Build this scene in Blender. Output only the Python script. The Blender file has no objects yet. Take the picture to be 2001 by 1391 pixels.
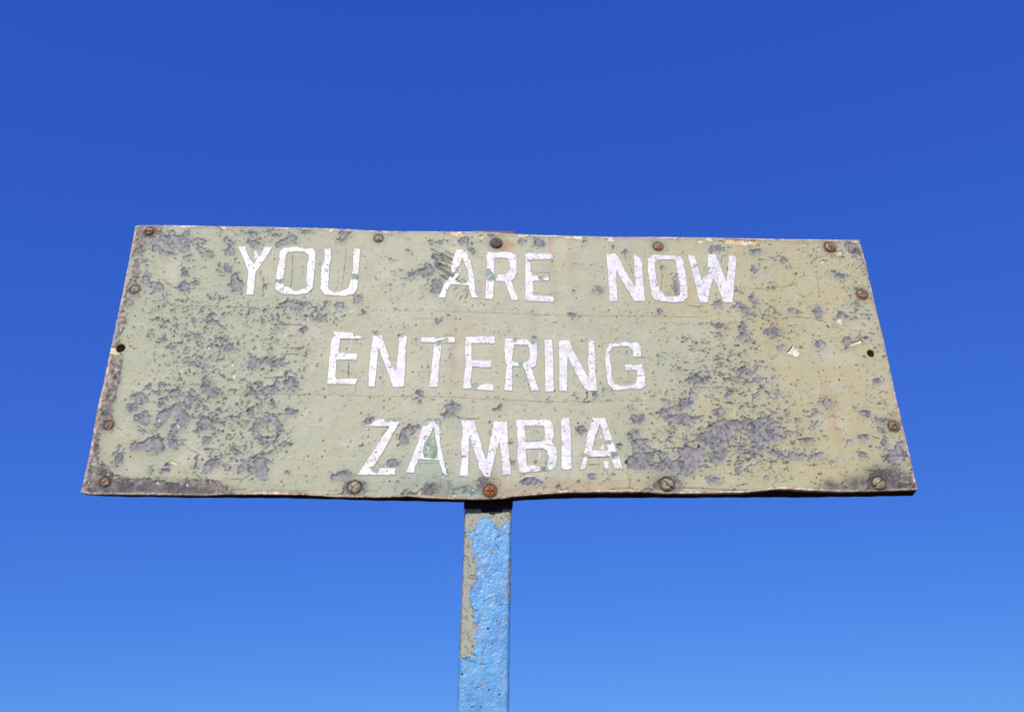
import bpy, math
import numpy as np
from mathutils import Matrix, Vector

# ---------------------------------------------------------------- camera, sky, sun, exposure
scene = bpy.context.scene
BOARD_BASE = 2.13           # height of the board's lower edge above the ground, m
HALF = 0.9                  # half the board's width, m
CAMPOS = (0.77705, -1.78491, -0.53324)      # from the board's lower left corner
CAMR = ((0.997861, -0.009069, -0.064746), (-0.062286, -0.43284, -0.899316), (-0.019869, 0.901425, -0.432479))
cam_data = bpy.data.cameras.new('camera')
cam_data.sensor_width = 36.0
cam_data.lens = 36.0 * 1676.73 / 2001.0
cam_data.clip_start = 0.05
cam_data.clip_end = 5000.0
cam = bpy.data.objects.new('camera', cam_data)
M = Matrix(CAMR).to_4x4()
M.translation = Vector((CAMPOS[0] - HALF, CAMPOS[1], CAMPOS[2] + BOARD_BASE))
cam.matrix_world = M
scene.collection.objects.link(cam)
scene.camera = cam

SUN_EL = math.radians(33)
SUN_AZ = math.radians(14)      # to the left of straight in front of the board
sdir = Vector((-math.sin(SUN_AZ) * math.cos(SUN_EL), -math.cos(SUN_AZ) * math.cos(SUN_EL), math.sin(SUN_EL)))
world = bpy.data.worlds.new('World')
scene.world = world
world.use_nodes = True
wn = world.node_tree.nodes; wl = world.node_tree.links
wn.clear()
sky = wn.new('ShaderNodeTexSky')
sky.sky_type = 'NISHITA'
sky.sun_disc = False
sky.sun_elevation = SUN_EL
sky.sun_rotation = math.atan2(sdir.x, sdir.y)
sky.altitude = 1200
sky.air_density = 1.0
sky.dust_density = 0.0
sky.ozone_density = 3.0
bg = wn.new('ShaderNodeBackground'); bg.inputs['Strength'].default_value = 0.10
out = wn.new('ShaderNodeOutputWorld')
# polarised, deep blue rendering of a clear winter sky: one smooth curve per colour channel
sep = wn.new('ShaderNodeSeparateColor'); com = wn.new('ShaderNodeCombineColor')
wl.new(sky.outputs['Color'], sep.inputs['Color'])
for ch_, g_, k_ in (('Red', 0.605, 0.372), ('Green', 0.600, 0.89), ('Blue', 0.325, 4.08)):
    pw = wn.new('ShaderNodeMath'); pw.operation = 'POWER'; pw.inputs[1].default_value = g_
    ml = wn.new('ShaderNodeMath'); ml.operation = 'MULTIPLY'; ml.inputs[1].default_value = k_
    wl.new(sep.outputs[ch_], pw.inputs[0]); wl.new(pw.outputs[0], ml.inputs[0]); wl.new(ml.outputs[0], com.inputs[ch_])
wl.new(com.outputs['Color'], bg.inputs['Color'])
wl.new(bg.outputs['Background'], out.inputs['Surface'])

sun_data = bpy.data.lights.new('sun', 'SUN')
sun_data.energy = 4.25
sun_data.angle = math.radians(0.5)
sun_data.color = (1.0, 0.95, 0.83)
sun = bpy.data.objects.new('sun', sun_data)
sun.rotation_euler = sdir.to_track_quat('Z', 'Y').to_euler()
sun.location = (-2, -4, 6)
scene.collection.objects.link(sun)

scene.view_settings.view_transform = 'Standard'
scene.view_settings.look = 'None'
scene.view_settings.exposure = 0.0
scene.view_settings.gamma = 1.0
scene.view_settings.use_curve_mapping = False

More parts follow.
